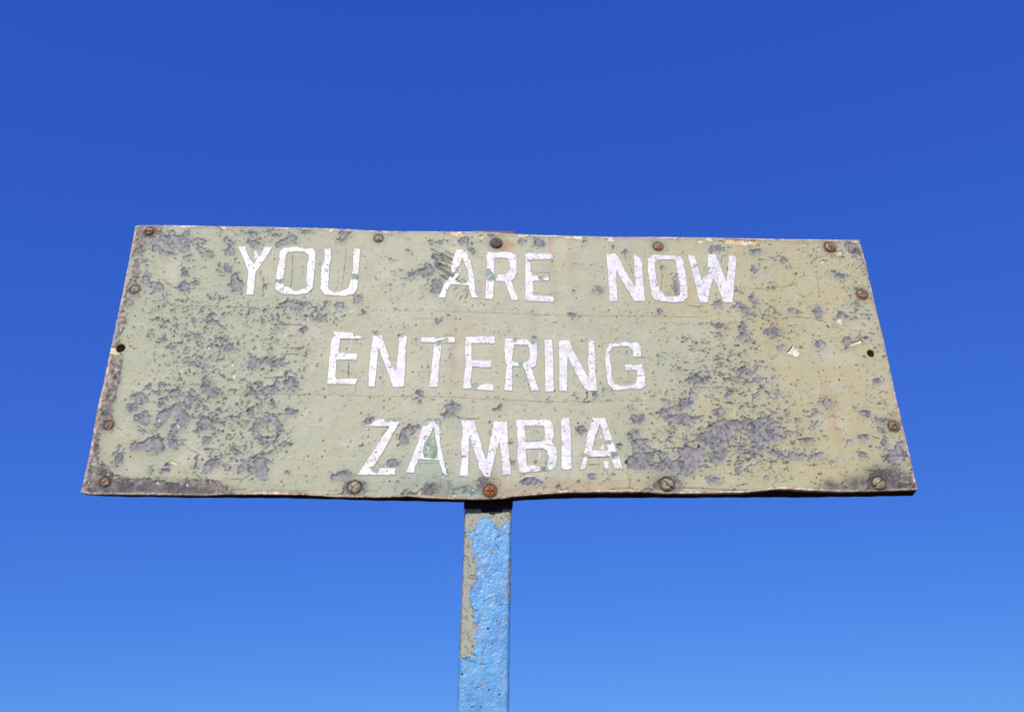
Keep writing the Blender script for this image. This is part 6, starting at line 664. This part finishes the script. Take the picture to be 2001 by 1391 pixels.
# ---------------------------------------------------------------- post
mat_post = tint_mat('blue_gloss_paint', rough=0.4, spec=0.5, n_scale=500, n_amt=0.06, bump=0.35, bump_scale=420, use_rough=True)
def build_post():
    hw = 50.0; rad = 7.0; dep = 50.0
    # cross-section: fine on the face and its corners, coarse behind
    prof_ = []
    def arc(cx_, cy_, a0, n_):
        for k_ in range(n_ + 1):
            a = math.radians(a0 + 90 * k_ / n_); prof_.append((cx_ + rad * math.cos(a), cy_ + rad * math.sin(a)))
    # local: s across, d = depth behind the front face
    for d in np.linspace(dep - rad, rad, 26)[:-1]: prof_.append((-hw, d))
    arc(-hw + rad, rad, 180, 12)
    for s_ in np.linspace(-hw + rad, hw - rad, 130)[1:-1]: prof_.append((s_, 0.0))
    arc(hw - rad, rad, 270, 12)
    for d in np.linspace(rad, dep - rad, 26)[1:]: prof_.append((hw, d))
    arc(hw - rad, dep - rad, 0, 4)
    for s_ in np.linspace(hw - rad, -hw + rad, 6)[1:-1]: prof_.append((s_, dep))
    arc(-hw + rad, dep - rad, 90, 4)
    pr = np.array(prof_[:-1])
    # outward normal by direction from the core
    core = np.stack([np.clip(pr[:, 0], -hw + rad, hw - rad), np.clip(pr[:, 1], rad, dep - rad)], -1)
    nrm = pr - core; nrm /= np.maximum(np.linalg.norm(nrm, axis=1, keepdims=True), 1e-6)
    zs = np.concatenate([np.linspace(-BOARD_BASE * 1000 - 250, -520, 60)[:-1], np.linspace(-520, 8, 700)[:-1], np.linspace(8, 687, 60)])
    S, ZZ = np.meshgrid(np.arange(len(pr)), zs, indexing='ij')
    ps = pr[S, 0]; pd = pr[S, 1]
    # surface coordinate: unrolled
    arcl = np.concatenate([[0], np.cumsum(np.linalg.norm(np.diff(pr, axis=0), axis=1))])
    mid = arcl[np.argmin(np.abs(pr[:, 0]) + pr[:, 1])]
    U = arcl[S] - mid
    zc = ZZ.astype(np.float32); uc = U.astype(np.float32)
    front = (pd < 14)
    wx, wz = warp(uc, zc, 5.0, 10, 2.2, 3.0, 601)
    kh = np.zeros(uc.shape, bool)
    for p_ in KHAKI: kh |= in_poly(np.clip(wx, -60, 60), wz, p_)
    kh |= (np.abs(uc) > 62) & (fbm(uc, zc, 40, 611, 3) > 0.56)
    kh |= (np.abs(uc + 56) < 9) & (zc > -330) & (fbm(uc, zc, 8, 613, 2) > 0.35)
    kh |= zc > -22
    khf = kh.astype(np.float32)
    near = blur(khf, 5, 2)
    kh = (0.9 * blur(khf, 2, 2) + 0.35 * near + 1.5 * (fbm(uc, zc, 4.5, 603, 3) - 0.5) > 0.60) & (near > 0.03)
    khf = kh.astype(np.float32)
    chip = kh & (fbm(uc, zc, 5.5, 606, 3) > 0.66)
    small = (vnoise(uc / 2.2, zc / 2.2, 615) * 0.6 + vnoise(uc / 1.1, zc / 1.1, 616) * 0.4 > 0.86) & ~kh
    h = (fbm(uc, zc, 9, 621, 3) - 0.5) * 1.3 + (fbm(uc, zc, 3.0, 625, 2) - 0.5) * 0.6 * sst(-480, -240, zc) + (fbm(uc, zc, 3.0, 626, 2) - 0.5) * 0.35
    kb = blur(khf, 1, 1)
    h = h * (1 - 0.6 * kb) + (1 - kb) * 0.9 - small * 0.5
    hedge = np.clip(blur(khf, 2, 2), 0, 1) * (1 - kb); h += hedge * 1.2
    line_ = np.zeros(uc.shape, np.float32)
    for w_, pts in PSTROKES:
        line_ = np.maximum(line_, np.clip(1 - (seg_dist(wx * 0.3 + uc * 0.7, wz * 0.3 + zc * 0.7, pts) - 0.35 * w_) / 0.8, 0, 1))
    dot_ = np.zeros(uc.shape, np.float32)
    for s_, z_, w_ in PDOTS:
        dot_ = np.maximum(dot_, np.clip((w_ * 1.3 - np.hypot(uc - s_, zc - z_)) / 0.8 + 0.5, 0, 1))
    h -= line_ * 0.8 + dot_ * 1.0
    hh = h * 1.0
    c = np.broadcast_to(C(94, 153, 206), uc.shape + (3,))
    c = mix(c, C(126, 172, 216), sst(0.5, 0.72, fbm(uc, zc, 22, 631, 3)) * 0.7)
    c = mix(c, C(76, 136, 192), sst(0.5, 0.3, fbm(uc, zc, 13, 635, 3)) * 0.6)
    c = mix(c, C(104, 178, 220), sst(0.5, 0.7, fbm(uc, zc, 40, 638, 2)) * 0.5)
    kc = np.broadcast_to(C(166, 167, 150), uc.shape + (3,))
    kc = mix(kc, C(158, 162, 148), sst(0.45, 0.7, fbm(uc, zc, 14, 641, 3)))
    kc = mix(kc, C(172, 160, 146), sst(0.55, 0.75, fbm(uc, zc, 11, 645, 3)) * 0.8)
    kc = mix(kc, C(120, 116, 100), sst(0.6, 0.75, fbm(uc, zc, 5, 648, 3)) * 0.6)
    c = mix(c, C(140, 160, 176), sst(0.58, 0.72, fbm(uc * 2.0, zc * 0.5, 16, 639, 4)) * 0.4)
    c = mix(c, C(92, 122, 150), np.clip(hedge * 2.0, 0, 0.6))
    c = mix(c, kc, sst(0.3, 0.7, kb))
    c = mix(c, C(112, 112, 110), blur(chip.astype(np.float32), 1, 1) * 0.7)
    c = mix(c, C(66, 62, 56), ((np.abs(fbm(uc, zc, 11, 671, 2) - 0.5) < 0.016) & (vnoise(uc / 7, zc / 7, 673) > 0.55)).astype(np.float32) * kb * 0.8)
    c = mix(c, C(110, 112, 116), small * 0.7)
    c = mix(c, C(104, 58, 34), sst(660, 672, zc) * 0.85)
    c = mix(c, C(40, 40, 46), np.clip(line_ * 0.8 + dot_ * 0.95, 0, 0.95))
    c = c * (1 + 0.14 * (fbm(uc, zc, 2.4, 651, 2) - 0.5))[..., None]
    rg = 0.42 + 0.28 * kb + 0.1 * (fbm(uc, zc, 12, 655, 2) - 0.5)
    s_w = ps + nrm[S, 0] * hh; d_w = pd + nrm[S, 1] * hh
    lean = POSTLINE[0] * ZZ + POSTLINE[1]
    V_ = np.stack([(lean + s_w) / 1000 - HALF, POST_DEPTH + d_w / 1000, ZZ / 1000 + BOARD_BASE], -1)
    n1, n2 = V_.shape[:2]
    i = np.arange(n1 * n2).reshape(n1, n2); j = np.roll(i, -1, axis=0)
    q = np.stack([i[:, :-1], j[:, :-1], j[:, 1:], i[:, 1:]], -1).reshape(-1, 4)
    # cap
    top = V_[:, -1].mean(0)
    VV = np.concatenate([V_.reshape(-1, 3), [top]])
    cc = np.concatenate([c.reshape(-1, 3), [C(100, 60, 36)]])
    capq = np.stack([i[:, -1], j[:, -1], np.full(n1, n1 * n2), np.full(n1, n1 * n2)], -1)
    o = mesh_from('post', VV, q, mat_post, sign, cc, True, np.concatenate([rg.ravel(), [0.8]]))
    o['label'] = 'pale blue post with old khaki paint showing through on its left side'
    # cap as its own closed plate
    m, nt, p = new_mat('rusty_steel')
    no = nt.nodes.new('ShaderNodeTexNoise'); no.inputs['Scale'].default_value = 140; no.inputs['Detail'].default_value = 6
    cr = nt.nodes.new('ShaderNodeValToRGB')
    cr.color_ramp.elements[0].position = 0.35; cr.color_ramp.elements[0].color = (0.10, 0.045, 0.025, 1)
    cr.color_ramp.elements[1].position = 0.7; cr.color_ramp.elements[1].color = (0.42, 0.26, 0.17, 1)
    nt.links.new(no.outputs['Fac'], cr.inputs['Fac']); nt.links.new(cr.outputs['Color'], p.inputs['Base Color'])
    p.inputs['Roughness'].default_value = 0.85
    zz = 687.0; ln = POSTLINE[0] * zz + POSTLINE[1]
    vs = []
    for lvl, ins in ((zz - 4, 0.6), (zz + 1.5, 0.6), (zz + 3.0, -1.5)):
        for (s_, d_) in pr[::3]:
            k1 = 1 + ins / 50.0
            wob = 0.7 * math.sin(s_ * 0.4 + d_) if lvl > zz else 0
            vs.append(((ln + s_ * k1) / 1000 - HALF, POST_DEPTH + (dep / 2 + (d_ - dep / 2) * (1 + ins / 25.0)) / 1000, (lvl + wob) / 1000 + BOARD_BASE))
    nn = len(pr[::3])
    import bmesh
    bm = bmesh.new()
    bv = [bm.verts.new(v_) for v_ in vs]
    for L_ in range(2):
        for a in range(nn):
            b = (a + 1) % nn
            bm.faces.new((bv[L_ * nn + a], bv[L_ * nn + b], bv[(L_ + 1) * nn + b], bv[(L_ + 1) * nn + a]))
    bm.faces.new(bv[2 * nn:3 * nn]); bm.faces.new(bv[0:nn][::-1])
    me = bpy.data.meshes.new('cap'); bm.to_mesh(me); bm.free(); me.materials.append(m)
    co = bpy.data.objects.new('cap', me); scene.collection.objects.link(co); co.parent = o
    co['label'] = 'rusty top of the post showing just above the sign'
POST_DEPTH = 0.0305
build_post()

def build_shadow_bracket():
    """dark strap with a hanging tab, standing in for the board shadow on the post"""
    import bmesh
    m, nt, p = new_mat('shadow_black_steel')  # near black, the board's shadow put into the material
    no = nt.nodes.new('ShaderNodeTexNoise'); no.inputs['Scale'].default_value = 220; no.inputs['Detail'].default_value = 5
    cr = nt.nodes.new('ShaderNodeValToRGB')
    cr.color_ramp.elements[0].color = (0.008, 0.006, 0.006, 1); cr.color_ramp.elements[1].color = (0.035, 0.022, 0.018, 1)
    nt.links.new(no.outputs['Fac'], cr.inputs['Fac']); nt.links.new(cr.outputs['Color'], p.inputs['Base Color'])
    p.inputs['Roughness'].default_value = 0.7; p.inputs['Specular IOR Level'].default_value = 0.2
    # outline across the post (s) and height (z)
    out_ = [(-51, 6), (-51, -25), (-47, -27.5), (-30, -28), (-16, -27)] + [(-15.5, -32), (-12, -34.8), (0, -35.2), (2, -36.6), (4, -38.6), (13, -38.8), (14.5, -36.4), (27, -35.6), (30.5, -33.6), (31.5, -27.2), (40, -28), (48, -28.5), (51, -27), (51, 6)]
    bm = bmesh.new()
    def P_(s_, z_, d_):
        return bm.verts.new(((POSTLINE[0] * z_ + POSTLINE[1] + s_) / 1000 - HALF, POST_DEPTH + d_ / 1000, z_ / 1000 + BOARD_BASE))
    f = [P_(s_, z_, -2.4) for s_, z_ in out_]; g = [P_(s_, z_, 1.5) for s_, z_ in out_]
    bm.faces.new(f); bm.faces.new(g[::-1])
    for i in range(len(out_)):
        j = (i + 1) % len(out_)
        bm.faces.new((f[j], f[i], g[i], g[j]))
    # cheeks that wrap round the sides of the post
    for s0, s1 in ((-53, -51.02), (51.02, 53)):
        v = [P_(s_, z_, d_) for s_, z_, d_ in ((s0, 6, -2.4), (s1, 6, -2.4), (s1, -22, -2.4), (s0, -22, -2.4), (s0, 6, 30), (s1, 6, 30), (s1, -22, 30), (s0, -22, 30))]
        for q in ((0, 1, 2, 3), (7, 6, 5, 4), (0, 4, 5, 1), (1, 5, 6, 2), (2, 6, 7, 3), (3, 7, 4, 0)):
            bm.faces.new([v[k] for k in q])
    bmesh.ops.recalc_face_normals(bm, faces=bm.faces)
    me = bpy.data.meshes.new('shadow_bracket'); bm.to_mesh(me); bm.free(); me.materials.append(m)
    o = bpy.data.objects.new('shadow_bracket', me); scene.collection.objects.link(o); o.parent = sign
    o['label'] = 'black steel plate with a small tab, standing in for the board shadow on the post'
build_shadow_bracket()
print('done building')
